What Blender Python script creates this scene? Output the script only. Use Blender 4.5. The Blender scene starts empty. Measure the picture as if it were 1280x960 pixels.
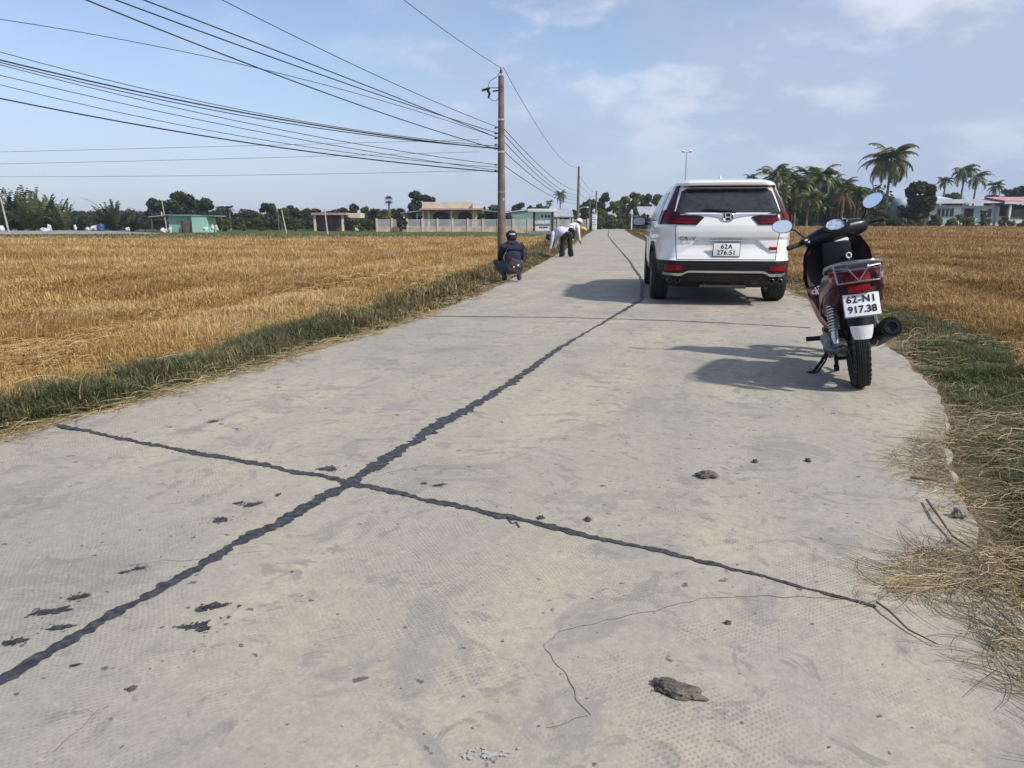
import bpy, bmesh, math, random
import numpy as np
from mathutils import Vector, Matrix, noise
random.seed(7); rng = np.random.default_rng(7)
R = math.radians
scene = bpy.context.scene
COL = scene.collection
H = 1.05
PITCH = math.atan(199/900)

# ------------------------------------------------------------------ helpers
def ray(px, py):
    a = (px-640)/900; b = (480-py)/900
    return Vector((a, math.cos(PITCH)+b*math.sin(PITCH), -math.sin(PITCH)+b*math.cos(PITCH)))
def at(px, py, Y):
    r = ray(px, py); t = Y/r.y
    return Vector((r.x*t, Y, H+r.z*t))
def ground(px, py, z=0.0):
    r = ray(px, py); t = (z-H)/r.z
    return Vector((r.x*t, r.y*t, z))
def ss(t):
    t = np.clip(t, 0, 1); return t*t*(3-2*t)

def tag(o, label=None, cat=None, group=None, kind=None):
    if label: o['label'] = label
    if cat: o['category'] = cat
    if group: o['group'] = group
    if kind: o['kind'] = kind
    return o
def empty(name, loc=(0, 0, 0), rz=0.0, label=None, cat=None, group=None):
    o = bpy.data.objects.new(name, None); COL.objects.link(o)
    o.empty_display_size = 0.1
    o.location = loc; o.rotation_euler = (0, 0, rz)
    return tag(o, label, cat, group)
def copy_tree(o, parent=None):
    c = o.copy(); COL.objects.link(c)
    if parent: c.parent = parent
    for ch in list(o.children): copy_tree(ch, c)
    return c

class MB:
    """collects shapes into one mesh"""
    def __init__(s): s.v = []; s.f = []; s.m = []
    def add(s, vs, fs, mi=0):
        n = len(s.v); s.v += [tuple(v) for v in vs]
        s.f += [tuple(i+n for i in f) for f in fs]; s.m += [mi]*len(fs)
        return s
    def box(s, c, d, rot=None, mi=0, bev=0.0):
        x, y, z = d[0]/2, d[1]/2, d[2]/2
        if bev > 0:
            bm = bmesh.new(); bmesh.ops.create_cube(bm, size=1)
            for v in bm.verts: v.co = Vector((v.co.x*2*x, v.co.y*2*y, v.co.z*2*z))
            bmesh.ops.bevel(bm, geom=list(bm.edges), offset=bev, segments=2, affect='EDGES', profile=.6)
            bm.verts.index_update()
            vs = [v.co.copy() for v in bm.verts]; fs = [[v.index for v in f.verts] for f in bm.faces]; bm.free()
        else:
            vs = [Vector((a*x, b*y, c2*z)) for a in (-1, 1) for b in (-1, 1) for c2 in (-1, 1)]
            fs = [(0, 1, 3, 2), (4, 6, 7, 5), (0, 4, 5, 1), (2, 3, 7, 6), (0, 2, 6, 4), (1, 5, 7, 3)]
        if rot is not None:
            M = rot if isinstance(rot, Matrix) else Matrix.Rotation(rot[2], 3, 'Z') @ Matrix.Rotation(rot[1], 3, 'Y') @ Matrix.Rotation(rot[0], 3, 'X')
            vs = [M @ v for v in vs]
        return s.add([v+Vector(c) for v in vs], fs, mi)
    def loft(s, rings, caps=True, mi=0, closed=True):
        n = len(rings[0]); vs = [p for r in rings for p in r]; fs = []
        for i in range(len(rings)-1):
            for j in range(n if closed else n-1):
                k = (j+1) % n
                fs.append((i*n+j, i*n+k, (i+1)*n+k, (i+1)*n+j))
        if caps and closed:
            fs.append(tuple(range(n))[::-1]); fs.append(tuple((len(rings)-1)*n+j for j in range(n)))
        return s.add(vs, fs, mi)
    def tube(s, pts, rad, n=8, mi=0, caps=True, flat=1.0):
        pts = [Vector(p) for p in pts]
        if not hasattr(rad, '__len__'): rad = [rad]*len(pts)
        rings = []; up = None
        for i, p in enumerate(pts):
            d = (pts[min(i+1, len(pts)-1)]-pts[max(i-1, 0)]).normalized()
            if up is None:
                up = Vector((0, 0, 1)) if abs(d.z) < .9 else Vector((1, 0, 0))
            a = d.cross(up); a = a.normalized() if a.length > 1e-6 else Vector((1, 0, 0)); b = a.cross(d).normalized(); up = b
            rings.append([p+a*math.cos(t*2*math.pi/n)*rad[i]+b*math.sin(t*2*math.pi/n)*rad[i]*flat for t in range(n)])
        return s.loft(rings, caps, mi)
    def lathe(s, prof, axis_o, axis, n=28, mi=0, closed_prof=False):
        """prof: list of (radius, along)"""
        o = Vector(axis_o); d = Vector(axis).normalized()
        a = d.orthogonal().normalized(); b = d.cross(a)
        rings = []
        pr = list(prof)+([prof[0]] if closed_prof else [])
        for k in range(n+1):
            t = 2*math.pi*k/n
            rings.append([o+d*h+(a*math.cos(t)+b*math.sin(t))*r for r, h in pr])
        return s.loft(rings, False, mi, closed=False)
    def grid(s, fn, nu, nv, mi=0, thick=None):
        P = [[Vector(fn(i/nu, j/nv)) for j in range(nv+1)] for i in range(nu+1)]
        vs = [p for r in P for p in r]; w = nv+1
        fs = [(i*w+j, (i+1)*w+j, (i+1)*w+j+1, i*w+j+1) for i in range(nu) for j in range(nv)]
        if thick is not None:
            th = Vector(thick); n0 = len(vs); vs = vs+[v+th for v in vs]
            fs += [tuple(i+n0 for i in f[::-1]) for f in fs]
            bd = [i*w for i in range(nu+1)]+[nu*w+j for j in range(1, nv+1)]+[i*w+nv for i in range(nu-1, -1, -1)]+[j for j in range(nv-1, 0, -1)]
            for k in range(len(bd)):
                a, b = bd[k], bd[(k+1) % len(bd)]
                fs.append((b, a, a+n0, b+n0))
        return s.add(vs, fs, mi)
    def poly(s, pts, thick, mi=0):
        """flat polygon extruded by vector thick"""
        pts = [Vector(p) for p in pts]; n = len(pts); th = Vector(thick)
        fs = [tuple(range(n)), tuple(range(n, 2*n))[::-1]]+[((j+1) % n, j, j+n, (j+1) % n+n) for j in range(n)]
        return s.add(pts+[p+th for p in pts], fs, mi)
    def build(s, name, mats, parent=None, smooth=True, loc=None, angle=40):
        me = bpy.data.meshes.new(name); me.from_pydata(s.v, [], s.f)
        if not isinstance(mats, (list, tuple)): mats = [mats]
        for m in mats: me.materials.append(m)
        me.polygons.foreach_set('material_index', s.m)
        bm = bmesh.new(); bm.from_mesh(me); bmesh.ops.recalc_face_normals(bm, faces=bm.faces); bm.to_mesh(me); bm.free()
        if smooth:
            me.polygons.foreach_set('use_smooth', [True]*len(me.polygons))
            me.set_sharp_from_angle(angle=R(angle))
        me.update()
        o = bpy.data.objects.new(name, me); COL.objects.link(o)
        if parent: o.parent = parent
        if loc is not None: o.location = loc
        return o

def np_mesh(name, V, F_list, mat, tint=None, parent=None, smooth=False):
    """V (n,3); F_list = list of (m,k) index arrays"""
    me = bpy.data.meshes.new(name)
    V = np.asarray(V, np.float32)
    me.vertices.add(len(V)); me.vertices.foreach_set('co', V.ravel())
    loops = np.concatenate([f.ravel() for f in F_list]).astype(np.int32)
    tot = np.concatenate([np.full(len(f), f.shape[1]) for f in F_list]).astype(np.int32)
    st = np.concatenate([[0], np.cumsum(tot)[:-1]]).astype(np.int32)
    me.loops.add(len(loops)); me.loops.foreach_set('vertex_index', loops)
    me.polygons.add(len(tot)); me.polygons.foreach_set('loop_start', st); me.polygons.foreach_set('loop_total', tot)
    me.polygons.foreach_set('use_smooth', np.full(len(tot), bool(smooth)))
    if tint is not None:
        a = me.attributes.new('tint', 'FLOAT', 'POINT'); a.data.foreach_set('value', np.asarray(tint, np.float32))
    me.materials.append(mat); me.update(calc_edges=True)
    o = bpy.data.objects.new(name, me); COL.objects.link(o)
    if parent: o.parent = parent
    return o

# ------------------------------------------------------------------ materials
def nodes(name):
    m = bpy.data.materials.new(name); m.use_nodes = True
    nt = m.node_tree; return m, nt, nt.nodes['Principled BSDF']
def pmat(name, col, rough=.5, metal=0.0, coat=0.0, var=0.12, scale=6.0, bump=0.0, bscale=40.0, spec=.5):
    """plain surface with a little procedural variation"""
    m, nt, p = nodes(name)
    tc = nt.nodes.new('ShaderNodeTexCoord')
    nz = nt.nodes.new('ShaderNodeTexNoise'); nz.inputs['Scale'].default_value = scale; nz.inputs['Detail'].default_value = 6
    nt.links.new(tc.outputs['Object'], nz.inputs['Vector'])
    rp = nt.nodes.new('ShaderNodeValToRGB')
    a = [max(0, c*(1-var)) for c in col]; b = [min(1, c*(1+var)) for c in col]
    rp.color_ramp.elements[0].color = (*a, 1); rp.color_ramp.elements[1].color = (*b, 1)
    rp.color_ramp.elements[0].position = .3; rp.color_ramp.elements[1].position = .7
    nt.links.new(nz.outputs['Fac'], rp.inputs['Fac']); nt.links.new(rp.outputs['Color'], p.inputs['Base Color'])
    mr = nt.nodes.new('ShaderNodeMapRange'); mr.inputs['To Min'].default_value = max(0.02, rough*.85); mr.inputs['To Max'].default_value = min(1, rough*1.15)
    nt.links.new(nz.outputs['Fac'], mr.inputs['Value']); nt.links.new(mr.outputs['Result'], p.inputs['Roughness'])
    p.inputs['Metallic'].default_value = metal; p.inputs['Coat Weight'].default_value = coat; p.inputs['Coat Roughness'].default_value = .04
    p.inputs['Specular IOR Level'].default_value = spec
    if bump:
        n2 = nt.nodes.new('ShaderNodeTexNoise'); n2.inputs['Scale'].default_value = bscale; n2.inputs['Detail'].default_value = 4
        nt.links.new(tc.outputs['Object'], n2.inputs['Vector'])
        bp = nt.nodes.new('ShaderNodeBump'); bp.inputs['Strength'].default_value = bump; bp.inputs['Distance'].default_value = .01
        nt.links.new(n2.outputs['Fac'], bp.inputs['Height']); nt.links.new(bp.outputs['Normal'], p.inputs['Normal'])
    return m
def foliage(name, stops, trans=.3, rough=.55):
    """leaf colour from the per-leaf tint attribute"""
    m, nt, p = nodes(name)
    at_ = nt.nodes.new('ShaderNodeAttribute'); at_.attribute_name = 'tint'
    rp = nt.nodes.new('ShaderNodeValToRGB')
    cr = rp.color_ramp
    while len(cr.elements) < len(stops): cr.elements.new(.5)
    for e, (pos, c) in zip(cr.elements, stops): e.position = pos; e.color = (*c, 1)
    nt.links.new(at_.outputs['Fac'], rp.inputs['Fac']); nt.links.new(rp.outputs['Color'], p.inputs['Base Color'])
    p.inputs['Roughness'].default_value = rough; p.inputs['Specular IOR Level'].default_value = .3
    tr = nt.nodes.new('ShaderNodeBsdfTranslucent'); nt.links.new(rp.outputs['Color'], tr.inputs['Color'])
    mx = nt.nodes.new('ShaderNodeMixShader'); mx.inputs[0].default_value = trans
    nt.links.new(p.outputs[0], mx.inputs[1]); nt.links.new(tr.outputs[0], mx.inputs[2])
    nt.links.new(mx.outputs[0], nt.nodes['Material Output'].inputs['Surface'])
    return m

M = {}
M['paint_white'] = pmat('white_car_paint', (.78, .78, .77), .25, 0, .8, .02, 2)
M['black_plastic'] = pmat('black_plastic', (.013, .013, .015), .5, 0, 0, .25, 8, .15, 200, spec=.22)
M['gloss_black'] = pmat('gloss_black', (.008, .008, .011), .28, 0, .08, .2, 8, spec=.3)
M['rubber'] = pmat('tyre_rubber', (.022, .022, .022), .82, 0, 0, .35, 12, .4, 120)
M['chrome'] = pmat('chrome_trim', (.75, .75, .76), .16, 1, 0, .03, 10)
M['silver'] = pmat('silver_trim', (.62, .62, .63), .32, .85, 0, .05, 10)
M['alloy'] = pmat('wheel_alloy', (.35, .35, .36), .35, .9, 0, .1, 10)
M['engine'] = pmat('cast_aluminium', (.16, .16, .165), .45, .7, 0, .3, 25, .2, 60)
M['car_glass'] = pmat('dusty_dark_glass', (.022, .024, .028), .12, 0, 0, .5, 14, spec=.8)
M['red_lens'] = pmat('red_lens', (.11, .004, .010), .35, 0, 0, .2, 14, spec=.15)
M['red_bright'] = pmat('bright_red_lens', (.22, .008, .012), .35, 0, 0, .2, 30, spec=.15)
M['clear_lens'] = pmat('clear_lens', (.42, .2, .19), .2, 0, .1, .15, 30)
M['smoke'] = pmat('smoked_lens', (.028, .005, .008), .2, 0, .08, .3, 14, spec=.3)
M['pillar_red'] = pmat('dark_pillar_lens', (.045, .003, .007), .3, 0, 0, .2, 14, spec=.25)
M['plate'] = pmat('plate_white', (.86, .86, .86), .4, 0, 0, .04, 12)
M['ink'] = pmat('plate_ink', (.015, .015, .02), .5, 0, 0, .1, 10)
M['maroon'] = pmat('maroon_paint', (.062, .008, .02), .28, 0, .12, .15, 5, spec=.25)
M['mirror'] = pmat('mirror_glass', (.92, .94, .97), .02, 1, 0, .01, 4)
M['white_plastic'] = pmat('white_plastic', (.72, .72, .74), .4, 0, 0, .08, 20)
M['seat'] = pmat('black_vinyl_seat', (.010, .010, .012), .5, 0, 0, .2, 20, .2, 150, spec=.2)
M['steel'] = pmat('brushed_steel', (.30, .29, .29), .3, 1, 0, .06, 18)
M['dial'] = pmat('instrument_dial', (.32, .4, .52), .15, .1, .8, .4, 40)

def concrete_mat(name, c1, c2, s=1.5):
    return pmat(name, tuple((a+b)/2 for a, b in zip(c1, c2)), .85, 0, 0, .18, s, .3, 30)
M['pole'] = pmat('weathered_pole_concrete', (.16, .125, .095), .9, 0, 0, .4, 3, .4, 12)
M['pole_pale'] = pmat('pale_concrete_post', (.4, .38, .34), .9, 0, 0, .2, 2, .2, 12)
M['wire'] = pmat('cable_sheath', (.025, .026, .03), .6, 0, 0, .2, 1)
M['bark'] = pmat('bark', (.13, .1, .075), .9, 0, 0, .35, 2, .5, 8)
M['palm_bark'] = pmat('palm_bark', (.2, .17, .135), .9, 0, 0, .3, 2, .5, 8)

# ------------------------------------------------------------------ world, sun, camera
SUN_AZ, SUN_EL = R(121), R(43)           # azimuth clockwise from +Y
w = bpy.data.worlds.new('World'); scene.world = w; w.use_nodes = True
nt = w.node_tree; bg = nt.nodes['Background']
def N(t, **k):
    n = nt.nodes.new(t)
    for a, b in k.items(): setattr(n, a, b)
    return n
def math_(op, a, b=None):
    n = N('ShaderNodeMath', operation=op)
    for i, q in enumerate((a, b)):
        if q is None: continue
        if isinstance(q, (int, float)): n.inputs[i].default_value = q
        else: nt.links.new(q, n.inputs[i])
    return n.outputs[0]
sky = N('ShaderNodeTexSky', sky_type='NISHITA', sun_disc=False)
sky.sun_elevation = SUN_EL; sky.sun_rotation = SUN_AZ; sky.air_density = 1.0; sky.dust_density = 0.7; sky.ozone_density = 2.2
tc = N('ShaderNodeTexCoord'); sp = N('ShaderNodeSeparateXYZ'); nt.links.new(tc.outputs['Generated'], sp.inputs[0])
zc = math_('ADD', math_('MAXIMUM', sp.outputs['Z'], 0.0), .30)
cb = N('ShaderNodeCombineXYZ')
nt.links.new(math_('DIVIDE', sp.outputs['X'], zc), cb.inputs[0]); nt.links.new(math_('DIVIDE', sp.outputs['Y'], zc), cb.inputs[1])
def cloud(scale, det, lo, hi, off, rough=.55):
    mp = N('ShaderNodeMapping'); mp.inputs['Location'].default_value = off; nt.links.new(cb.outputs[0], mp.inputs[0])
    n = N('ShaderNodeTexNoise'); n.inputs['Scale'].default_value = scale; n.inputs['Detail'].default_value = det; n.inputs['Roughness'].default_value = rough
    nt.links.new(mp.outputs[0], n.inputs['Vector'])
    r = N('ShaderNodeMapRange', interpolation_type='SMOOTHSTEP'); r.inputs['From Min'].default_value = lo; r.inputs['From Max'].default_value = hi
    nt.links.new(n.outputs['Fac'], r.inputs['Value']); return r.outputs[0]
def rng_(v, a, b):
    r = N('ShaderNodeMapRange', interpolation_type='SMOOTHSTEP'); r.inputs['From Min'].default_value = a; r.inputs['From Max'].default_value = b
    nt.links.new(v, r.inputs['Value']); return r.outputs[0]
azm = rng_(sp.outputs['X'], -.30, .12)                       # more cloud towards the right
puff = math_('MULTIPLY', cloud(3.1, 8, .47, .66, (4.2, 1.9, 0), .55), math_('ADD', math_('MULTIPLY', azm, .60), .14))
veil = math_('MULTIPLY', cloud(1.1, 6, .22, .62, (1.0, 4.0, 0)), math_('ADD', math_('MULTIPLY', azm, .78), .06))
mix1 = N('ShaderNodeMix', data_type='RGBA'); nt.links.new(veil, mix1.inputs['Factor'])
tint = N('ShaderNodeMix', data_type='RGBA', blend_type='MULTIPLY'); tint.inputs['Factor'].default_value = 1; nt.links.new(sky.outputs[0], tint.inputs[6]); tint.inputs[7].default_value = (1.04, .96, .98, 1); nt.links.new(tint.outputs[2], mix1.inputs[6])
mix1.inputs[7].default_value = (3.0, 3.4, 4.2, 1)
mix2 = N('ShaderNodeMix', data_type='RGBA'); nt.links.new(puff, mix2.inputs['Factor']); nt.links.new(mix1.outputs[2], mix2.inputs[6])
mix2.inputs[7].default_value = (5.0, 5.2, 5.9, 1)
hz = math_('MULTIPLY', math_('SUBTRACT', 1.0, rng_(sp.outputs['Z'], -.02, .26)), .72)      # pale moist air low down
mix3 = N('ShaderNodeMix', data_type='RGBA'); nt.links.new(hz, mix3.inputs['Factor']); nt.links.new(mix2.outputs[2], mix3.inputs[6])
mix3.inputs[7].default_value = (2.3, 2.98, 4.3, 1)
nt.links.new(mix3.outputs[2], bg.inputs['Color']); bg.inputs['Strength'].default_value = .12

sl = bpy.data.lights.new('sun', 'SUN'); sl.energy = 3.0; sl.angle = R(2.4); sl.color = (1, .945, .855)
so = bpy.data.objects.new('sun', sl); COL.objects.link(so)
sd = Vector((math.sin(SUN_AZ)*math.cos(SUN_EL), math.cos(SUN_AZ)*math.cos(SUN_EL), math.sin(SUN_EL)))
so.rotation_euler = sd.to_track_quat('Z', 'Y').to_euler(); so.location = (10, -10, 20)

cam = bpy.data.cameras.new('camera'); cam.sensor_width = 36; cam.lens = 36*900/1280; cam.clip_end = 8000; cam.clip_start = .05
co = bpy.data.objects.new('camera', cam); COL.objects.link(co); co.location = (0, 0, H); co.rotation_euler = (math.pi/2-PITCH, 0, 0)
scene.camera = co
scene.view_settings.view_transform = 'Standard'; scene.view_settings.look = 'None'; scene.view_settings.exposure = 0.48; scene.view_settings.gamma = 1
scene.cycles.max_bounces = 6; scene.cycles.transparent_max_bounces = 6; scene.cycles.use_denoising = True
# ------------------------------------------------------------------ road line and ground heights
_LY = [-8, -4, 0, 3.48, 4.36, 5.15, 6.12, 8.17, 11.29, 17.47, 28.1, 40, 68, 110, 125, 150, 200]
_LX = [-7.0, -5.4, -3.8, -2.56, -2.19, -1.95, -1.65, -1.09, -.45, .42, 1.84, 3.5, 6.8, 12.6, 15.6, 23, 40]
_CY = [-8, -4, 0, 1.51, 2.22, 2.85, 3.83, 4.8, 6.2, 8.1, 10.31, 14.13, 22.3, 45, 68, 110, 125, 150, 200]
_CX = [-4.6, -3.2, -1.74, -1.21, -.93, -.68, -.35, 0, .42, 1.08, 1.85, 2.52, 3.56, 6.2, 8.9, 14.5, 17.5, 25, 42]
_RY = [-8, -4, 0, 1.23, 2.03, 3.08, 3.6, 4.19, 4.75, 5.63, 6.9, 10.66, 16.6, 22, 45, 68, 110, 125, 150, 200]
_RX = [-1.9, -.75, .72, 1.15, 1.52, 1.95, 2.25, 2.6, 2.83, 3.14, 3.58, 4.3, 5.1, 5.75, 8.4, 11.1, 16.6, 19.6, 27, 44]
Lx = lambda y: np.interp(y, _LY, _LX)
Cx = lambda y: np.interp(y, _CY, _CX)
Rx = lambda y: np.interp(y, _RY, _RX)
roadz = lambda y: .35*ss((np.asarray(y, float)-45)/60)
def zg(x, y):
    """ground height"""
    x = np.asarray(x, float); y = np.asarray(y, float)
    rz = roadz(y)-.045
    dr = x-Rx(y); dl = Lx(y)-x
    right = (.80*ss((y-18)/66)-rz-.02)*ss((dr-.8)/12)
    left = (-.13-rz)*ss((dl-.3)/(1.5+.06*np.clip(y, 0, 100)))
    far = .25*ss((y-70)/25)*ss((dl-6)/10)
    b = .025*np.sin(x*3.1+y*1.7)*np.sin(y*2.3-x*.9)*ss(np.maximum(dr, dl)/.6)
    return rz+right+left+far+b
gz = lambda x, y: float(zg(x, y))

def wob(a, s=1.0, o=0.0):
    return noise.noise(Vector((a*s, o, 3.3)))

# ground sheet
def axis(lo, hi, d0, g, c):
    out = [c]; d = d0
    while out[-1] < hi: out.append(out[-1]+d); d = d if abs(out[-1]-c) < 6 else d*g
    neg = [c]; d = d0
    while neg[-1] > lo: neg.append(neg[-1]-d); d = d if abs(neg[-1]-c) < 5 else d*g
    return np.array(sorted(set(neg+out)))
gx = axis(-3500, 3500, .13, 1.055, 0.5); gy = axis(-60, 3500, .14, 1.05, 3.0)
GX, GY = np.meshgrid(gx, gy, indexing='ij'); GZ = zg(GX, GY)
nx, ny = GX.shape
idx = np.arange(nx*ny).reshape(nx, ny)
F = np.stack([idx[:-1, :-1], idx[1:, :-1], idx[1:, 1:], idx[:-1, 1:]], -1).reshape(-1, 4)

m, nt2, p = nodes('earth')
def G2(t, **k):
    n = nt2.nodes.new(t)
    for a, b in k.items(): setattr(n, a, b)
    return n
ca = G2('ShaderNodeAttribute'); ca.attribute_name = 'soil'
geo = G2('ShaderNodeNewGeometry')
n1 = G2('ShaderNodeTexNoise'); n1.inputs['Scale'].default_value = 9; n1.inputs['Detail'].default_value = 8; n1.inputs['Roughness'].default_value = .7
n2 = G2('ShaderNodeTexNoise'); n2.inputs['Scale'].default_value = .35; n2.inputs['Detail'].default_value = 5
mpg = G2('ShaderNodeMapping'); mpg.inputs['Scale'].default_value = (.5, 1.6, 1); nt2.links.new(geo.outputs['Position'], mpg.inputs[0])
nt2.links.new(geo.outputs['Position'], n1.inputs['Vector']); nt2.links.new(mpg.outputs[0], n2.inputs['Vector'])
def mulmap(src, lo, hi):
    r = G2('ShaderNodeMapRange'); r.inputs['From Min'].default_value = .3; r.inputs['From Max'].default_value = .7; r.inputs['To Min'].default_value = lo; r.inputs['To Max'].default_value = hi
    nt2.links.new(src, r.inputs['Value']); return r.outputs[0]
mm = G2('ShaderNodeMath', operation='MULTIPLY'); nt2.links.new(mulmap(n1.outputs['Fac'], .6, 1.35), mm.inputs[0]); nt2.links.new(mulmap(n2.outputs['Fac'], .72, 1.22), mm.inputs[1])
vm = G2('ShaderNodeVectorMath', operation='SCALE'); nt2.links.new(ca.outputs['Color'], vm.inputs[0]); nt2.links.new(mm.outputs[0], vm.inputs['Scale'])
nt2.links.new(vm.outputs[0], p.inputs['Base Color']); p.inputs['Roughness'].default_value = .95; p.inputs['Specular IOR Level'].default_value = .1
bp = G2('ShaderNodeBump'); bp.inputs['Strength'].default_value = .6; bp.inputs['Distance'].default_value = .03; nt2.links.new(n1.outputs['Fac'], bp.inputs['Height']); nt2.links.new(bp.outputs[0], p.inputs['Normal'])
M['earth'] = m
earth = np_mesh('ground', np.stack([GX, GY, GZ], -1).reshape(-1, 3), [F], M['earth'], smooth=True)
tag(earth, 'flat farmland soil under the stubble and verges', 'ground', kind='structure')
dl = Lx(GY)-GX; dr = GX-Rx(GY)
soil = np.zeros(GX.shape+(4,), np.float32); soil[..., 3] = 1
def paint(mask, c):
    c = np.array(c, np.float32); soil[..., :3] = soil[..., :3]*(1-mask[..., None])+c*mask[..., None]
wig = .35*np.sin(GY*1.3+GX*.4)+.2*np.sin(GY*3.1)
soil[..., :3] = (.33, .205, .065)
paint(ss((dr+0)/2.0), (.27, .155, .05))
paint(1-ss((dl-1.2+wig*.6)/.6)*(dl > 0)-(dr > 0), (.115, .1, .045))
vr = (dr > 0)*(1-ss((dr-1.5+wig)/.7)); paint(vr, (.13, .11, .055))
paint((dl > 0)*(1-ss((dl-.12)/.25)), (.36, .29, .18))
paint((dr > 0)*(1-ss((dr-.2-wig*.4)/.45)), (.27, .215, .14))
farl = (dl > 0)*ss((GY-66+GX*.0)/6); paint(farl, (.085, .11, .03))
paint((dr > 0)*ss((GY-82)/3), (.13, .115, .055))
paint(ss((GY-135)/20), (.05, .07, .025))
at_ = earth.data.color_attributes.new('soil', 'FLOAT_COLOR', 'POINT'); at_.data.foreach_set('color', soil.reshape(-1))

# road slab
def concrete():
    global nt2
    m, nt2, p = nodes('road_concrete')
    geo = G2('ShaderNodeNewGeometry')
    mp = G2('ShaderNodeMapping'); mp.inputs['Rotation'].default_value = (0, 0, R(19)); nt2.links.new(geo.outputs['Position'], mp.inputs[0])
    def nz(sc, det, ro=.6, dist=0):
        n = G2('ShaderNodeTexNoise'); n.inputs['Scale'].default_value = sc; n.inputs['Detail'].default_value = det; n.inputs['Roughness'].default_value = ro; n.inputs['Distortion'].default_value = dist
        nt2.links.new(mp.outputs[0], n.inputs['Vector']); return n.outputs['Fac']
    def mr(v, a, b, c=0.0, d=1.0, smooth=True):
        r = G2('ShaderNodeMapRange'); r.interpolation_type = 'SMOOTHSTEP' if smooth else 'LINEAR'
        for k, q in zip(('From Min', 'From Max', 'To Min', 'To Max'), (a, b, c, d)): r.inputs[k].default_value = q
        nt2.links.new(v, r.inputs['Value']); return r.outputs[0]
    def ma(op, a, b):
        n = G2('ShaderNodeMath', operation=op)
        for i, q in enumerate((a, b)):
            if isinstance(q, (int, float)): n.inputs[i].default_value = q
            else: nt2.links.new(q, n.inputs[i])
        return n.outputs[0]
    def mix(f, a, b):
        n = G2('ShaderNodeMix', data_type='RGBA')
        if isinstance(f, float): n.inputs['Factor'].default_value = f
        else: nt2.links.new(f, n.inputs['Factor'])
        for i, q in ((6, a), (7, b)):
            if isinstance(q, tuple): n.inputs[i].default_value = (*q, 1)
            else: nt2.links.new(q, n.inputs[i])
        return n.outputs[2]
    base = mix(mr(nz(1.1, 6), .35, .68), (.57, .495, .365), (.475, .43, .345))
    base = mix(ma('MULTIPLY', mr(nz(.45, 4, .6), .42, .62), .55), base, (.34, .325, .31))
    base = mix(ma('MULTIPLY', mr(nz(2.3, 6, .7, .8), .53, .60), .66), base, (.27, .258, .25))      # grey-blue damp stains
    base = mix(ma('MULTIPLY', mr(nz(4.8, 5, .65, 1.4), .57, .625), .66), base, (.22, .21, .205))
    base = mix(ma('MULTIPLY', mr(nz(10.5, 4, .6, .8), .62, .68), .55), base, (.155, .15, .145))
    base = mix(ma('MULTIPLY', mr(nz(1.9, 6, .7, .3), .58, .72), .4), base, (.50, .45, .36))          # pale laitance
    ms = G2('ShaderNodeMapping'); ms.inputs['Scale'].default_value = (2.6, .16, 1); nt2.links.new(mp.outputs[0], ms.inputs[0])
    nl = G2('ShaderNodeTexNoise'); nl.inputs['Scale'].default_value = 1.0; nl.inputs['Detail'].default_value = 5; nt2.links.new(ms.outputs[0], nl.inputs['Vector'])
    base = mix(mr(nl.outputs['Fac'], .4, .62, 0, .38), base, (.33, .31, .275))                      # long worn wheel tracks
    fine = nz(60, 6, .8)
    base = mix(mr(fine, .3, .7, 0, .5, False), base, (.23, .215, .18))
    base = mix(mr(nz(19, 7, .78), .38, .66, 0, .5), base, (.27, .255, .222))
    base = mix(mr(nz(27, 6, .8), .52, .68, 0, .45), base, (.50, .47, .39))
    base = mix(ma('MULTIPLY', mr(nz(15, 3, .55), .675, .72), .85), base, (.1, .095, .09))              # dark flecks
    base = mix(ma('MULTIPLY', mr(nz(34, 2, .5), .70, .75), .8), base, (.075, .07, .065))
    # stamped dimple grid, worn through in patches
    sx = G2('ShaderNodeSeparateXYZ'); nt2.links.new(mp.outputs[0], sx.inputs[0])
    jit = ma('MULTIPLY', nz(3, 2), .06)
    dx = ma('SINE', ma('MULTIPLY', ma('ADD', sx.outputs['X'], jit), 2*math.pi/.019), 0.0)
    dy = ma('SINE', ma('MULTIPLY', ma('ADD', sx.outputs['Y'], jit), 2*math.pi/.019), 0.0)
    dim = mr(ma('MULTIPLY', dx, dy), .15, .75)
    patch = mr(nz(1.3, 5, .7), .40, .66)
    dimp = ma('MULTIPLY', dim, patch)
    base = mix(ma('MULTIPLY', dimp, .34), base, (.17, .155, .135))
    nt2.links.new(base, p.inputs['Base Color']); p.inputs['Roughness'].default_value = .88; p.inputs['Specular IOR Level'].default_value = .25
    h = ma('ADD', ma('MULTIPLY', fine, .35), ma('MULTIPLY', dimp, -.28)); h = ma('ADD', h, ma('MULTIPLY', nz(7, 6, .7), 1.2))
    bp = G2('ShaderNodeBump'); bp.inputs['Strength'].default_value = .55; bp.inputs['Distance'].default_value = .008
    nt2.links.new(h, bp.inputs['Height']); nt2.links.new(bp.outputs[0], p.inputs['Normal'])
    return m
M['road'] = concrete()
ys = np.unique(np.concatenate([np.arange(-8, 14, .06), np.arange(14, 40, .3), np.arange(40, 200, 1.5)]))
V = []; Fq = []
NC = 14
for i, y in enumerate(ys):
    k = 1 if y < 40 else 2
    l = Lx(y)+.05*wob(y, 1.7, 1)+.03*wob(y, 7, 2); r = Rx(y)+.07*wob(y, 1.5, 5)+.045*wob(y, 6, 6)
    z = float(roadz(y))
    V.append((l, y, z-.14))
    for j in range(NC+1): V.append((l+(r-l)*j/NC, y, z-(.006 if j in (0, NC) else 0)))
    V.append((r, y, z-.14))
wv = NC+3
for i in range(len(ys)-1):
    for j in range(wv-1): Fq.append((i*wv+j, i*wv+j+1, (i+1)*wv+j+1, (i+1)*wv+j))
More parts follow.
